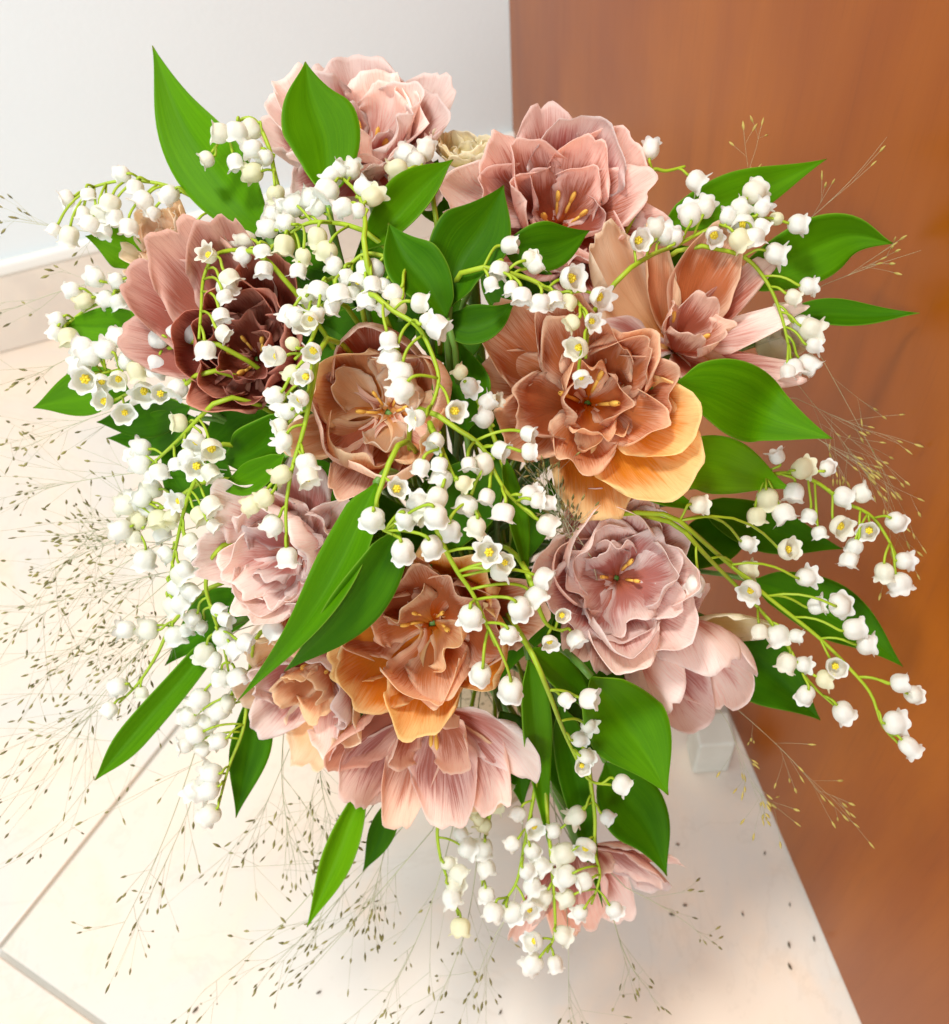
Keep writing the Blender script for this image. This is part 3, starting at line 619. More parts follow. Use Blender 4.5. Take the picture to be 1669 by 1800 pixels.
leaf('slender upright leaf in the centre between the bell sprays', [(885, 800), (900, 880), (915, 950), (930, 1032)], 48, -0.004, -0.006, 0.6, 0.4, 'leaf')
leaf('slender long leaf hanging straight down in the lower centre', [(930, 1160), (940, 1270), (950, 1380), (968, 1500)], 56, 0.012, 0.02, 0.4, 0.4, 'leaf', peak=0.35, base_w=0.6)
leaf('short leaf crossing diagonally over the base of the big lower leaf', [(935, 1140), (980, 1180), (1020, 1220), (1062, 1274)], 58, -0.004, 0.0, 0.3, 0.4, 'leaf', peak=0.35, base_w=0.6)
leaf('big bright leaf at the lower right, upper of two, with a broad smooth face', [(1040, 1190), (1085, 1250), (1135, 1320), (1175, 1398)], 142, -0.024, -0.034, -0.1, 0.2, 'leaf')
leaf('big darker leaf just below the big bright one at the lower right', [(1065, 1340), (1095, 1400), (1140, 1460), (1173, 1540)], 112, 0.03, 0.04, 0.15, 0.25, 'leaf_dark')
leaf('dark narrow leaf behind the hanging bells at the bottom centre', [(985, 1240), (1005, 1340), (1030, 1460), (1060, 1595)], 60, 0.03, 0.045, 0.2, 0.3, 'leaf_dark', peak=0.35, base_w=0.6)
leaf('dark leaf deep in the centre below the broad centre leaf', [(780, 560), (820, 575), (870, 560), (905, 530)], 74, 0.01, 0.0, 0.2, 0.4, 'leaf_dark')
leaf('green leaf showing between the apricot and the terracotta tulip', [(820, 760), (815, 700), (812, 650), (800, 590)], 110, 0.03, 0.03, 0.2, 0.3, 'leaf_dark')
leaf('green leaf behind the bells in the middle of the bouquet', [(760, 980), (800, 900), (850, 840), (900, 780)], 130, 0.03, 0.03, 0.1, 0.2, 'leaf_dark')
FILL = 'dark filler leaf added deep inside the bouquet to darken the gaps'  # filler leaves, added so the gaps between flowers look dark
for (pts, wd) in [([(520, 480), (470, 440), (420, 400), (380, 350)], 110), ([(600, 560), (560, 500), (520, 440), (500, 380)], 110), ([(700, 620), (690, 540), (660, 470), (640, 400)], 120),
                  ([(900, 560), (950, 500), (1000, 470), (1060, 430)], 110), ([(1050, 520), (1110, 500), (1180, 470), (1250, 430)], 110), ([(420, 900), (370, 860), (320, 800), (270, 760)], 120),
                  ([(450, 1080), (400, 1080), (350, 1110), (290, 1170)], 100), ([(640, 1000), (620, 940), (600, 880), (560, 820)], 130), ([(980, 1000), (930, 1060), (900, 1120), (880, 1200)], 120),
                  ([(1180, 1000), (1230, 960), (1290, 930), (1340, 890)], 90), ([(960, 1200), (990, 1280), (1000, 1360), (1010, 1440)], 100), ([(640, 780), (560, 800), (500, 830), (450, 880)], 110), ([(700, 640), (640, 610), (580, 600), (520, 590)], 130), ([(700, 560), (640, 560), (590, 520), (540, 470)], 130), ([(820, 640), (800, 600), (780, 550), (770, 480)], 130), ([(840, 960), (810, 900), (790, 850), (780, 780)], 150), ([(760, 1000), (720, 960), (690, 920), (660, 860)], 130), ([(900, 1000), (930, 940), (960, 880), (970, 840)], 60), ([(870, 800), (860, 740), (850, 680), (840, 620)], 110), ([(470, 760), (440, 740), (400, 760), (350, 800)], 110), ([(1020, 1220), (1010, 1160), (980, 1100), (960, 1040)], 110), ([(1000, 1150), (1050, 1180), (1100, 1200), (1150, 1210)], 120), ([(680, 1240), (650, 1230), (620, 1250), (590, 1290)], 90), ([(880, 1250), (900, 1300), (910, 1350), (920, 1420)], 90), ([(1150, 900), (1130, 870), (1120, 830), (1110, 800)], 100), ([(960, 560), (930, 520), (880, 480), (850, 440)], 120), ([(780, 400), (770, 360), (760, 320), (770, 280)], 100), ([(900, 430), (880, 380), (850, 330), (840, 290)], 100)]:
    leaf(FILL, pts, wd, 0.062, 0.062, rnd.uniform(-0.3, 0.3), 0.25, 'leaf_dark', group='filler leaves added to darken the gaps')

# ------------------------------------------------------------------ lily of the valley
def bell_mesh(name, bud=False, seed=0, flare=0.26, squash=1.0):
    g = random.Random(seed); NS = 36
    if bud: pf = [(0.001, 0), (0.16, 0.015), (0.33, 0.09), (0.45, 0.24), (0.49, 0.42), (0.45, 0.62), (0.34, 0.78), (0.18, 0.88), (0.002, 0.92)]
    else: pf = [(0.001, 0), (0.14, 0.012), (0.30, 0.06), (0.42, 0.17), (0.485, 0.32), (0.50, 0.46), (0.485, 0.59), (0.46, 0.69), (0.455, 0.77), (0.49, 0.84), (0.545, 0.885)]
    V, UV, Fc = [], [], []; n = len(pf); js = [g.uniform(0.55, 1.45) for _ in range(6)]; wb = [g.uniform(0, 6.28) for _ in range(4)]; da = [g.uniform(-0.14, 0.14) for _ in range(6)]
    for i, (r, z) in enumerate(pf):
        for k in range(NS):
            a = 2*math.pi*k/NS; lb = 0.5+0.5*math.cos(6*(a + 0.5*da[int(k/NS*6+0.5) % 6]))            # 1 at lobe tips
            rr, zz = r*(1 + 0.05*math.sin(2*a+wb[0]) + 0.03*math.sin(3*a+wb[1]+z*4)), z + 0.05*r*math.sin(a+wb[2])
            rr *= 1 + 0.035*math.sin(math.pi*min(1, z/0.8))*(math.cos(6*a))
            if not bud and i >= n-4:
                q = (i-(n-4))/3.0; tl = js[int((k/NS*6+0.5)) % 6]
                rr += flare*tl*q**1.5*(lb**0.8) - 0.03*q*(1-lb)
                zz += (0.07*(lb**0.7) - 0.08*(1-lb))*q*tl - 0.05*(q**3)*lb**2
            V.append((rr*math.cos(a)*squash, rr*math.sin(a), zz)); UV.append((k/NS, i/(n-1)))
    for i in range(n-1):
        for k in range(NS): Fc.append((i*NS+k, i*NS+(k+1) % NS, (i+1)*NS+(k+1) % NS, (i+1)*NS+k))
    me = mesh(name, V, Fc, True, UV); return me
BELLS = [bell_mesh('bell', False, i, fl, sq) for i, (fl, sq) in enumerate([(0.08, 1.0), (0.12, 0.92), (0.05, 1.05), (0.15, 1.0), (0.10, 0.90), (0.18, 0.96), (0.03, 0.94), (0.12, 1.06)])]
BELLC = [b.copy() for b in BELLS[:2]]
for b in BELLS: b.materials.append(M['bell'])
for b in BELLC: b.materials.append(M['bell_cream'])
BUD = bell_mesh('bell', True, 9); BUD.materials.append(M['bell_cream'])
# yellow heart: six short stamens round a pistil
V, Fc = [], []
for k in range(6):
    a = k*math.pi/3 + 0.3; dx, dy = math.cos(a), math.sin(a)
    tube_into(V, Fc, [Vector((dx*0.10, dy*0.10, 0.18)), Vector((dx*0.17, dy*0.17, 0.42)), Vector((dx*0.12, dy*0.12, 0.62))], 0.085, 0.075, 6)
tube_into(V, Fc, [Vector((0, 0, 0.1)), Vector((0, 0, 0.45)), Vector((0, 0, 0.70))], 0.09, 0.06, 7)
HEART = mesh('stamens', V, Fc); HEART.materials.append(M['yellow'])

GRAV = Vector((0, 0, -1))
def spray(label, stem, bells, size=40, dz=-0.012, tail=True, sr=0.0011, buds=0):
    """stem: pixel polyline root -> tip; bells: (x, y, code) code '' hang / 'o' open to the viewer / 'b' bud / 'c' cream"""
    g = random.Random(hash(label) % 1 + int(sum(stem[0])) )
    S3 = spline([D(p[0], p[1], dz + 0.004) for p in stem], 24)
    root = S3[0].copy()
    t = empty('lily_of_the_valley', root)
    path = S3
    if tail:
        tp = stalk_path(S3[0], (S3[0]-S3[2]), 12, 0.04)
        V, Fc = [], []; tube_into(V, Fc, [p - root for p in tp][::-1] + [p - root for p in S3[1:]], sr*1.3, sr*0.6, 7)
    else:
        V, Fc = [], []; tube_into(V, Fc, [p - root for p in S3], sr*1.2, sr*0.6, 7)
    link('stalk', mesh('stalk', V, Fc), M['stalk'], t)
    S2 = spline([Vector((p[0], p[1], 0)) for p in stem], 24)
    for b in bells:
        x, y = b[0], b[1]; code = b[2] if len(b) > 2 else ''
        sz = size*0.79*g.uniform(0.78, 1.16)*(0.78 if 'b' in code else 1.0)*(1.06 if 'B' in code else 1.0)
        d_ = dz + g.uniform(-0.004, 0.004) - (0.004 if 'o' in code or 'B' in code else 0)
        c = D(x, y, d_, 0.006); s_m = sz*mpp(c)
        i0 = min(range(24), key=lambda i: (S2[i].x-x)**2 + (S2[i].y-y)**2)
        dist2 = math.hypot(S2[i0].x-x, S2[i0].y-y)
        i1 = max(0, i0 - int(2 + dist2/28)); sp_ = S3[i1]
        out = Vector((x - S2[i0].x, -(y - S2[i0].y), 0))
        out = out.normalized() if out.length > 3 else Vector((g.uniform(-1, 1), -0.5, 0)).normalized()
        tipd = Vector((S2[-1].x-S2[0].x, -(S2[-1].y-S2[0].y), 0)).normalized()
        jit = Vector((g.uniform(-1, 1), g.uniform(-1, 1), g.uniform(-1, 1)))*0.38
        if 'o' in code: dc = Vector((0, 0, 1.0)) + out*0.35 + Vector((0, -0.30, 0)) + jit*1.5
        elif 'B' in code: dc = out*0.2 + (R3.transposed() @ GRAV)*1.1 + jit*0.5
        else: dc = out*0.75 + tipd*0.45 + (R3.transposed() @ GRAV)*0.42 + Vector((0, 0, g.uniform(-0.15, 0.45))) + jit
        dw = (R3 @ dc).normalized()
        top = c - dw*(0.46*s_m)
        if 'b' in code: me = BUD
        elif 'c' in code: me = g.choice(BELLC)
        else: me = g.choice(BELLS)
        o = bpy.data.objects.new('bell', me); COL.objects.link(o); o.parent = t
        q = dw.to_track_quat('Z', 'X').to_matrix() @ Matrix.Rotation(g.uniform(0, 6.28), 3, 'Z')
        o.rotation_euler = q.to_euler(); o.location = top - root; o.scale = (s_m, s_m, s_m*g.uniform(0.92, 1.06))
        if 'b' not in code:
            h = bpy.data.objects.new('stamens', HEART); COL.objects.link(h); h.parent = o
            hs_ = g.uniform(0.7, 1.05); h.scale = (hs_, hs_, g.uniform(0.75, 1.0)); h.rotation_euler = (0, 0, g.uniform(0, 6))
        # arching flower stalk
        mid = (sp_ + top)/2 + (R3 @ (out*0.25 + Vector((0, 0.25, 0.35)))).normalized()*(top-sp_).length*0.28
        k1 = top - dw*s_m*0.35
        pp = []
        for i in range(8):
            a = i/7; bb = 1-a
            pp.append(sp_*bb**3 + mid*3*bb*bb*a + k1*3*bb*a*a + (top + dw*s_m*0.02)*a**3)
        tube('flower_stalk', pp, 0.00062, 0.00075, M['stalk'], t, 5, root)
    tag(t, label, 'lily of the valley', 'lily-of-the-valley sprays')
    return t

S = spray
S('small arching spray of bells in front of the tall upright leaf at the top left', [(482, 300), (474, 262), (452, 215), (428, 208), (398, 232), (372, 268)],
  [(386, 234), (363, 280), (413, 284), (417, 232), (446, 262), (442, 226, ), (464, 277), (446, 303, 'c'), (485, 340, 'c')], 40, -0.002)
S('long spray arching left over the white wall at the upper left', [(372, 372), (350, 352), (290, 325), (225, 317), (172, 326), (130, 345)],
  [(216, 306), (117, 349), (155, 342), (144, 374), (194, 356), (95, 403), (122, 413), (183, 406), (201, 381), (268, 374), (334, 395), (252, 352), (298, 342), (226, 399), (158, 394), (238, 330), (175, 372)], 36, 0.02)
S('loose spray at the left edge above the short left-pointing leaf', [(260, 460), (230, 490), (195, 522), (150, 545), (108, 578)],
  [(169, 489), (205, 493), (129, 510), (187, 525), (208, 532), (102, 561), (97, 582), (241, 500), (150, 528, 'c'), (120, 592, 'c')], 36, 0.025)
S('cluster of bells at the foot of the pointed leaf near the top tulip', [(640, 420), (642, 385), (632, 345), (610, 320), (590, 305)],
  [(599, 298), (576, 334), (640, 329), (605, 363), (630, 370), (618, 300), (585, 310), (655, 345, 'c')], 42, -0.034)
S('dense spray running left from the centre above the brown-mauve tulip', [(640, 405), (600, 393), (547, 391), (511, 410), (479, 432), (440, 442)],
  [(518, 363), (473, 402), (504, 391), (558, 365), (558, 417, 'c'), (461, 442), (464, 474), (413, 424), (434, 421), (478, 380), (545, 350), (428, 449), (533, 449, 'c'), (525, 475), (495, 362), (575, 440, 'c'), (500, 430, 'c')], 42, -0.012)
S('thin spray hanging straight down over the brown-mauve tulip', [(445, 442), (405, 440), (375, 452), (358, 490), (354, 540), (350, 595)],
  [(367, 448, 'o'), (403, 489), (395, 521), (388, 554), (392, 586), (361, 615), (398, 505)], 38, -0.020)
S('thick cluster of bells in the upper centre left of the dark cupped leaf', [(715, 470), (680, 452), (640, 447), (605, 475), (565, 500), (530, 530)],
  [(587, 467), (608, 485), (630, 496), (561, 510), (594, 517), (540, 521), (558, 550), (508, 553), (583, 539), (644, 528), (673, 543), (673, 503), (694, 517), (658, 474), (536, 564, 'o'), (618, 515), (655, 500), (700, 540, 'c'), (640, 470)], 44, -0.014)
S('spray curving down over the apricot cup tulip with two open bells at its end', [(660, 520), (690, 545), (730, 570), (752, 604), (771, 658), (766, 694), (750, 732)],
  [(738, 532), (752, 564), (768, 574), (683, 597), (687, 629), (705, 655), (708, 683), (734, 735, 'o'), (800, 722, 'o')], 46, -0.026)
S('short spray with two open bells between the mauve and the apricot tulip', [(566, 540), (556, 575), (543, 605), (518, 632)],
  [(514, 604, 'b'), (485, 626, 'o'), (550, 618, 'o'), (545, 562, 'o'), (520, 556)], 42, -0.020)
S('long spray hanging down between the apricot tulip and the pale pink ball tulip', [(560, 620), (543, 715), (530, 770), (514, 823), (503, 895), (506, 965)],
  [(537, 662, 'o'), (528, 701, 'o'), (485, 694), (489, 716), (507, 723), (492, 748), (499, 773), (539, 813), (541, 838), (496, 834, 'c'), (442, 888, 'c'), (467, 874, 'c'), (480, 922), (505, 978), (515, 655, 'c')], 40, -0.020)
S('spray of many open bells with yellow hearts at the left below the mauve tulip', [(350, 598), (310, 608), (270, 622), (235, 640), (200, 652), (165, 655)],
  [(210, 593), (244, 601), (187, 615), (147, 611), (143, 640), (280, 593), (305, 586), (334, 586), (276, 640), (223, 637), (149, 667, 'o'), (179, 671, 'o'), (208, 667, 'o'), (160, 625), (240, 650, 'c')], 42, 0.0)
S('short spray with a row of open bells just above the dark leaves at the left', [(345, 660), (315, 682), (270, 688), (230, 690), (200, 705)],
  [(183, 705, 'o'), (253, 689, 'o'), (282, 692, 'o'), (312, 683), (219, 726, 'o')], 42, 0.002)
S('spray below the left dark leaves, hanging toward the grass', [(375, 710), (345, 740), (312, 775), (285, 800), (258, 826)],
  [(314, 743, 'c'), (251, 788), (248, 816), (280, 831), (345, 777, 'o'), (372, 788, 'o'), (330, 802), (309, 816), (265, 838), (236, 800)], 40, 0.004)
S('pale blurred spray at the left over the dark grass seeds', [(350, 850), (320, 870), (290, 890), (255, 915), (225, 940)],
  [(237, 881), (223, 888), (251, 874), (215, 931), (244, 917, 'c'), (280, 913, 'c'), (302, 910, 'c'), (255, 982), (270, 860), (235, 945), (285, 940), (262, 895)], 40, 0.03)
S('long straight spray hanging down the left side beside the pale pink ball tulip', [(365, 800), (345, 840), (327, 885), (312, 950), (300, 1015), (298, 1075)],
  [(345, 820, 'o'), (370, 831), (312, 881, 'o'), (370, 888), (375, 924), (291, 975), (334, 949), (338, 970), (323, 1000), (309, 1032), (334, 1039), (318, 1060), (302, 1064), (316, 1010), (350, 905, 'c')], 40, 0.006)
S('small loose spray hanging lowest over the grass at the far left', [(345, 1050), (302, 1098), (276, 1151), (244, 1200), (209, 1236)],
  [(222, 1107), (262, 1107), (209, 1207), (249, 1218), (193, 1247), (307, 1116), (329, 1107)], 38, 0.03)
S('spray beside the narrow straight leaf at the lower left', [(372, 980), (362, 1030), (375, 1080), (392, 1130), (402, 1180)],
  [(351, 1102), (396, 1089), (391, 1120), (360, 1147), (431, 1129), (413, 1142), (480, 1107), (387, 1191), (418, 1191), (384, 1072), (340, 1085), (375, 1160)], 40, 0.010)
S('hanging spray in front of the dark leaf at the lower left, longest downward', [(445, 1130), (437, 1200), (428, 1280), (402, 1350), (382, 1425)],
  [(351, 1227), (387, 1249), (333, 1258), (364, 1271), (387, 1302), (356, 1316), (324, 1311), (373, 1360), (342, 1387), (369, 1387), (370, 1431), (345, 1290), (400, 1235)], 40, 0.022)
S('spray right of centre with pairs of bells beside the terracotta tulip', [(770, 730), (806, 755), (834, 773), (856, 798), (874, 838), (899, 874), (942, 912)],
  [(879, 791), (928, 762), (931, 794), (824, 816), (849, 816), (856, 874), (820, 888), (930, 870), (964, 884), (962, 922), (885, 902), (945, 880)], 44, -0.020)
S('spray in the very middle among many round bells', [(768, 770), (780, 798), (798, 838), (824, 874), (845, 910)],
  [(766, 776), (741, 820), (777, 841), (773, 816), (770, 874), (838, 924, 'B'), (791, 931, 'B'), (815, 850, 'c')], 46, -0.022)
S('branching spray in the middle left, at the top of the long folded leaf', [(684, 815), (672, 850), (662, 885), (668, 925), (705, 945)],
  [(698, 859, 'o'), (655, 910, 'B'), (712, 910, 'B'), (734, 888), (766, 906, 'B'), (708, 967, 'B'), (759, 960, 'B'), (740, 905)], 46, -0.026)
S('spray of large round bells seen from above over the orange-terracotta tulip', [(770, 935), (784, 967), (806, 1007), (831, 1043), (852, 1089), (872, 1135)],
  [(827, 1082, 'B'), (913, 1068, 'B'), (895, 1114, 'B'), (942, 1050), (846, 1183, 'B'), (898, 1210, 'B'), (860, 971, 'o'), (888, 989, 'o'), (881, 1003), (957, 1017)], 46, -0.028)
S('three open bells hanging beside the crowded pink-mauve tulip', [(940, 1040), (950, 1075), (965, 1100), (990, 1110)],
  [(989, 1082, 'o'), (967, 1129, 'o'), (1012, 1123, 'o')], 42, -0.026)
S('dim bells in the gap between the apricot and terracotta tulips', [(880, 800), (862, 752), (840, 705), (822, 675)],
  [(809, 654, 'c'), (825, 679), (856, 708), (852, 735), (870, 705)], 40, 0.010)
S('spray of bells crossing from the centre leaf down over the terracotta tulip', [(850, 470), (889, 478), (935, 492), (968, 510), (1010, 525), (1032, 565), (1030, 630)],
  [(932, 456), (896, 431), (878, 474), (863, 499), (899, 506), (917, 521), (950, 532), (1004, 489, 'o'), (975, 525), (1000, 530, 'c'), (1056, 523, 'o'), (1042, 565, 'o'), (1006, 567, 'c'), (1016, 611, 'o'), (1022, 663, 'o'), (940, 465)], 44, -0.022)
S('cluster of bells on the right in front of the two upper right leaves', [(1110, 470), (1150, 446), (1192, 430), (1240, 405), (1290, 390), (1345, 392)],
  [(1124, 422, 'o'), (1154, 406), (1168, 414), (1184, 418), (1214, 378), (1240, 366), (1256, 414, 'o'), (1280, 382), (1306, 394, 'o'), (1304, 366), (1326, 338), (1340, 366), (1338, 398), (1324, 418), (1366, 384, 'b'), (1403, 394), (1300, 420, 'c')], 41, -0.016)
S('spray bending down over the end of the striped tulip at the right', [(1235, 432), (1305, 450), (1345, 490), (1373, 551), (1392, 632)],
  [(1363, 446), (1421, 503), (1395, 522), (1409, 569), (1425, 578), (1431, 607), (1395, 647), (1421, 640), (1385, 655)], 42, -0.014)
S('two lone bells on a thin stalk against the wooden panel at the top right', [(1140, 320), (1150, 298), (1172, 300), (1205, 292)],
  [(1144, 264), (1224, 318)], 38, 0.0)
S('spray hanging furthest right against the wooden panel below the bright leaf', [(1345, 835), (1395, 832), (1440, 850), (1480, 880), (1530, 905), (1560, 945), (1582, 990)],
  [(1367, 803), (1410, 824, 'c'), (1454, 824), (1396, 865), (1349, 875, 'c'), (1377, 902), (1330, 906, 'c'), (1423, 906), (1441, 937), (1482, 873), (1515, 867), (1478, 925, 'o'), (1528, 933, 'o'), (1575, 916), (1493, 984), (1503, 960), (1590, 986), (1555, 1005), (1581, 1025)], 40, -0.004)
S('long spray reaching down right with its last bells lowest on the wooden panel', [(1195, 915), (1291, 999), (1361, 1058), (1439, 1120), (1497, 1178), (1532, 1221), (1552, 1275), (1583, 1310)],
  [(1314, 955), (1386, 966, 'o'), (1417, 1015), (1320, 1038, 'o'), (1435, 1065), (1476, 1064), (1501, 1106), (1524, 1133), (1470, 1172, 'o'), (1583, 1201), (1606, 1221), (1573, 1271), (1598, 1312), (1229, 887)], 44, -0.012)
S('shorter spray just below the long one on the right, with bells in pairs', [(1205, 935), (1245, 980), (1299, 1034), (1338, 1073), (1380, 1128), (1423, 1198), (1472, 1244)],
  [(1336, 1112), (1367, 1116), (1400, 1118), (1384, 1165), (1413, 1168), (1450, 1194, 'c'), (1417, 1221, 'B'), (1483, 1252), (1223, 1026), (1314, 1003, 'c')], 41, -0.008)
S('spray along the edge of the big bright leaf at the lower right', [(950, 1180), (970, 1230), (985, 1270), (1005, 1315), (1035, 1370), (1075, 1380)],
  [(994, 1230), (1035, 1228), (1035, 1275), (1017, 1300), (1024, 1347, 'o'), (1093, 1379), (1030, 1330)], 40, -0.040)
S('hanging spray in front of the lowest dusty pink tulip, right of three', [(1035, 1350), (1046, 1433), (1046, 1495), (1055, 1540), (1040, 1590)],
  [(1015, 1433), (1068, 1437), (1030, 1491, 'o'), (994, 1500), (997, 1540), (1028, 1549), (997, 1579), (1021, 1603), (1080, 1599), (974, 1460)], 40, 0.012)
S('hanging spray at the bottom, left of three in front of the lowest tulip', [(945, 1360), (936, 1415), (922, 1486), (909, 1549), (884, 1590)],
  [(911, 1430), (940, 1455, 'o'), (902, 1482), (936, 1495), (952, 1522), (927, 1531), (936, 1558), (900, 1603), (931, 1599, 'o'), (868, 1603)], 40, 0.012)
S('spray with the lowest bells of the whole bouquet, middle of three at the bottom', [(960, 1400), (967, 1482), (974, 1572), (976, 1639), (962, 1675)],
  [(938, 1655, 'o'), (990, 1644), (938, 1693), (976, 1693), (955, 1575)], 41, 0.014)
S('paler loose spray left of the bottom hanging sprays, over the tiles', [(790, 1390), (770, 1450), (774, 1504), (788, 1549), (806, 1610)],
  [(810, 1464), (821, 1489), (788, 1518), (806, 1536), (799, 1554), (794, 1576), (810, 1630, 'c')], 36, 0.04)
S('half hidden spray under the dusty pink tulip facing down', [(868, 1370), (862, 1430), (850, 1490), (848, 1560)],
  [(855, 1527), (855, 1572), (850, 1491), (850, 1450, 'c'), (828, 1414, 'c'), (873, 1414, 'c'), (891, 1387, 'c'), (840, 1440, 'c')], 38, 0.045)
S('pair of bells against the pale pink top tulip', [(760, 340), (752, 310), (738, 290)], [(716, 273), (748, 266), (730, 285), (700, 300, 'c')], 42, -0.008)

# ------------------------------------------------------------------ fine grass
V, Fc = [], []
def seed_into(V, Fc, p, d, L, r, g):
    d = d.normalized(); a = d.orthogonal().normalized(); b = d.cross(a); base = len(V)
    for (rr, t) in [(0.25, 0.0), (0.9, 0.3), (1.0, 0.5), (0.55, 0.8)]:
        for k in range(5):
            an = 2*math.pi*k/5; V.append(p + d*(L*t) + (a*math.cos(an) + b*math.sin(an))*(r*rr))
    V.append(p + d*L); tipi = len(V)-1
    for i in range(3):
        for k in range(5): Fc.append((base+i*5+k, base+i*5+(k+1) % 5, base+(i+1)*5+(k+1) % 5, base+(i+1)*5+k))
    for k in range(5): Fc.append((base+15+k, base+15+(k+1) % 5, tipi))
GL = 'fine grass spray with hair-thin branches and tiny dark seeds around the bouquet'
def grass(p0, p1, dz0, dz1, nb, blen, seed, label=GL, thin=1.0, sub=2, spread=0.6):
    g = random.Random(seed)
    a = D(p0[0], p0[1], dz0, 0.004); b = D(p1[0], p1[1], dz1, 0.004)
    axis = (b - a); Ln = axis.length; ad = axis.normalized()
    bend = Vector((g.uniform(-1, 1), g.uniform(-1, 1), g.uniform(-0.4, 0.6)))*Ln*0.05
    main = [a.lerp(b, i/11) + bend*math.sin(math.pi*i/11) for i in range(12)]
    root = a.copy(); t = empty('grass_spray', root)
    VS, FS, VD, FD = [], [], [], []
    tail = stalk_path(a, -ad, 8, 0.05)
    tube_into(VS, FS, [p - root for p in tail[::-1]] + [p - root for p in main[1:]], 0.00042*thin, 0.00014*thin, 5)
    px = mpp(a)
    def ok(p):
        if p.z < 0.004: return False
        return (p - WA).dot(WN) > 0.004
    def twig(p, d, L, depth):
        n = 5; cv = Vector((g.uniform(-1, 1), g.uniform(-1, 1), g.uniform(-1, 0.4)))*L*0.10
        pts = [p + d*(L*i/(n-1)) + cv*(i/(n-1))**2 for i in range(n)]
        if not all(ok(q_) for q_ in pts): return
        r = (0.00015 if depth == 0 else 0.00010)*thin
        tube_into(VS, FS, [q_ - root for q_ in pts], r, 0.00008, 3, False)
        e = (pts[-1] - pts[-2]).normalized()
        seed_into(VD, FD, pts[-1] - root, e, 15*px*g.uniform(0.75, 1.15), 2.1*px*g.uniform(0.7, 1.2), g)
        if depth < 1:
            for _ in range(sub):
                k = g.uniform(0.25, 0.95); q_ = p + d*(L*k) + cv*k*k
                dd = (d + Vector((g.uniform(-1, 1), g.uniform(-1, 1), g.uniform(-1, 1)))*0.75).normalized()
                twig(q_, dd, L*g.uniform(0.3, 0.8), depth+1)
    for i in range(nb):
        k = g.uniform(0.12, 0.98); x = k*11; j = min(int(x), 10); q_ = main[j].lerp(main[j+1], x-j)
        dd = (ad + Vector((g.uniform(-1, 1), g.uniform(-1, 1), g.uniform(-1, 1)))*spread).normalized()
        twig(q_, dd, blen*px*g.uniform(0.5, 1.35), 0)
    twig(main[-1], ad, 40*px, 0)
    link('stalk', mesh('stalk', VS, FS), M['grass'], t)
    if VD:
        o = link('seeds', mesh('seeds', VD, FD), M['seed'] if thin == 1.0 else M['paleseed'], t); o['kind'] = 'stuff'
    tag(t, label, 'grass', 'fine grass sprays')
k = 100
for (p0, p1, nb, bl) in [((340, 820), (70, 860), 18, 150), ((340, 880), (90, 1000), 22, 150), ((330, 930), (60, 1090), 24, 150), ((330, 990), (90, 1180), 26, 140), ((330, 1040), (120, 1290), 24, 140), ((330, 900), (130, 940), 24, 130),
                         ((350, 1100), (60, 1340), 20, 150), ((330, 1000), (190, 1040), 26, 120), ((320, 960), (180, 960), 22, 120), ((360, 1150), (80, 1480), 12, 150), ((380, 1250), (270, 1560), 10, 160), ((350, 1300), (210, 1640), 8, 160), ((330, 1060), (220, 1140), 22, 110)]:
    grass(p0, p1, 0.05, 0.07 + 0.0002*(k % 7), int(nb*0.65), bl, k, 'fine grass spray with tiny dark seeds spreading out left of the bouquet'); k += 1
for (p0, p1, nb, bl) in [((500, 1280), (520, 1520), 18, 110), ((560, 1300), (580, 1440), 22, 90), ((640, 1440), (360, 1740), 9, 150), ((720, 1440), (480, 1700), 14, 130), ((760, 1460), (560, 1690), 16, 120), ((800, 1440), (690, 1740), 14, 130), ((840, 1500), (770, 1760), 12, 120), ((690, 1440), (650, 1600), 18, 100),
                         ((900, 1600), (840, 1720), 10, 110), ((1000, 1650), (1000, 1760), 8, 90), ((1080, 1620), (1140, 1740), 8, 90), ((1100, 1560), (1230, 1640), 7, 80), ((620, 1380), (560, 1620), 14, 120), ((520, 1290), (440, 1480), 12, 130)]:
    grass(p0, p1, 0.055, 0.075, int(nb*0.55), bl, k, 'fine grass spray with tiny dark seeds hanging over the tiles below the bouquet'); k += 1
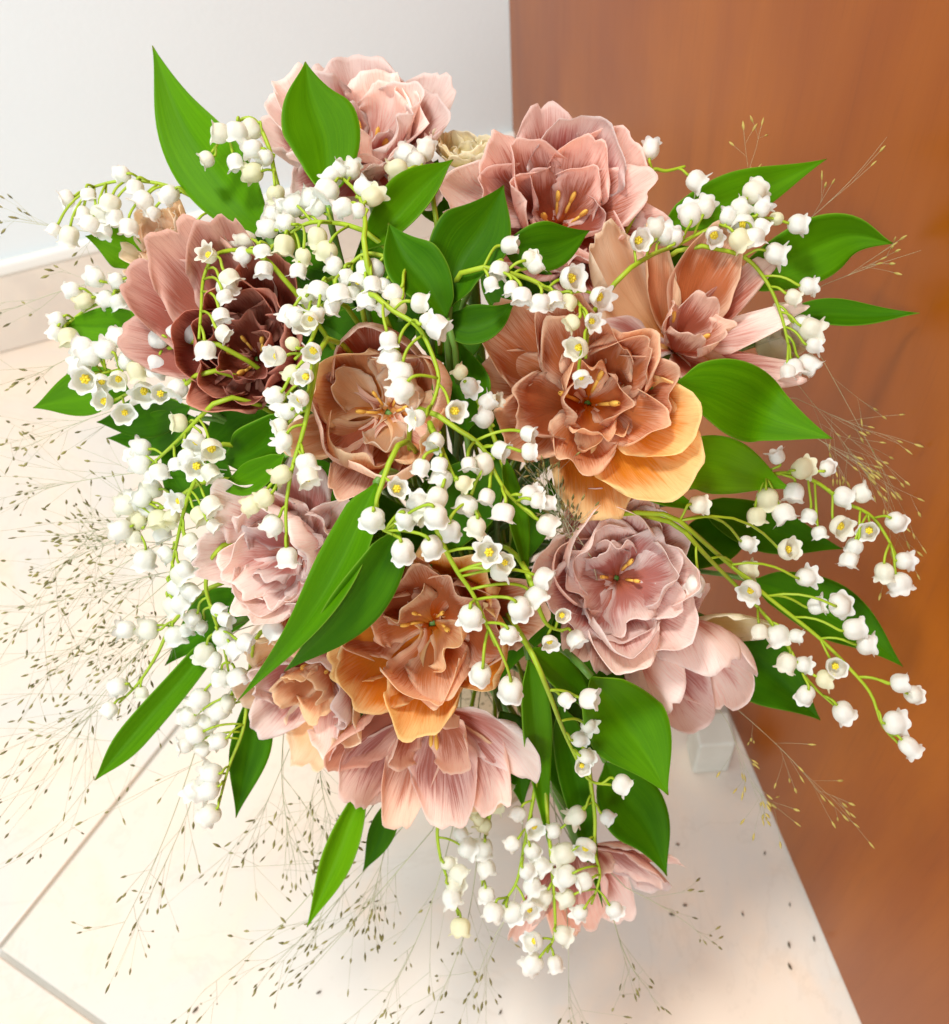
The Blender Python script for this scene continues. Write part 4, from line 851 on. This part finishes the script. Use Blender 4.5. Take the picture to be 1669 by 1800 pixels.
GR = 'sparse pale grass spray with tiny seeds in front of the wooden panel'
for (p0, p1, nb, bl) in [((1300, 420), (1330, 260), 7, 60), ((1380, 420), (1560, 240), 7, 90), ((1450, 500), (1620, 440), 6, 90), ((1390, 660), (1500, 800), 14, 100), ((1400, 700), (1580, 780), 12, 110), ((1440, 620), (1590, 900), 8, 120), ((1420, 760), (1540, 840), 12, 90), ((1280, 1270), (1330, 1400), 12, 70), ((1300, 1250), (1450, 1400), 9, 90)]:
    grass(p0, p1, 0.02, 0.02, int(nb*0.7), bl, k, GR, thin=0.4); k += 1
for (p0, p1, nb, bl) in [((260, 560), (60, 660), 7, 80), ((250, 480), (30, 540), 5, 80), ((240, 420), (40, 390), 4, 70), ((280, 700), (60, 780), 8, 100)]:
    grass(p0, p1, 0.06, 0.08, nb, bl, k, 'thin grass spray with few seeds by the skirting at the upper left'); k += 1
for (p0, p1, nb, bl) in [((1040, 980), (950, 850), 22, 60), ((1010, 960), (970, 860), 18, 50)]:
    grass(p0, p1, 0.03, 0.03, nb, bl, k, 'dense grass seeds in the gap between the terracotta and pink-mauve tulips', spread=0.8); k += 1

# ------------------------------------------------------------------ fallen seeds on the tiles
V, Fc = [], []; seed_into(V, Fc, Vector((-0.0035, 0, 0)), Vector((1, 0, 0)), 0.007, 0.0013, rnd)
SEED = mesh('fallen_seed', V, Fc); SEED.materials.append(M['dryseed'])
for (x, y) in [(343, 1776), (1182, 1608), (1389, 1591), (1432, 1651), (1388, 1662), (1306, 1607), (1192, 1485), (1167, 1484), (1389, 1699), (1205, 1592), (880, 1780), (560, 1745), (1345, 1500)]:
    p = floorpt(x, y, 0.0014)
    if (p - WA).dot(WN) < 0.006: continue
    o = bpy.data.objects.new('fallen_seed', SEED); COL.objects.link(o); o.location = p; o.rotation_euler = (0, 0, rnd.uniform(0, 6.28))
    sc_ = rnd.uniform(0.5, 0.95); o.scale = (sc_, sc_, sc_)
    tag(o, 'tiny dark seed fallen on the beige floor tile', 'seed', 'seeds fallen on the tiles')
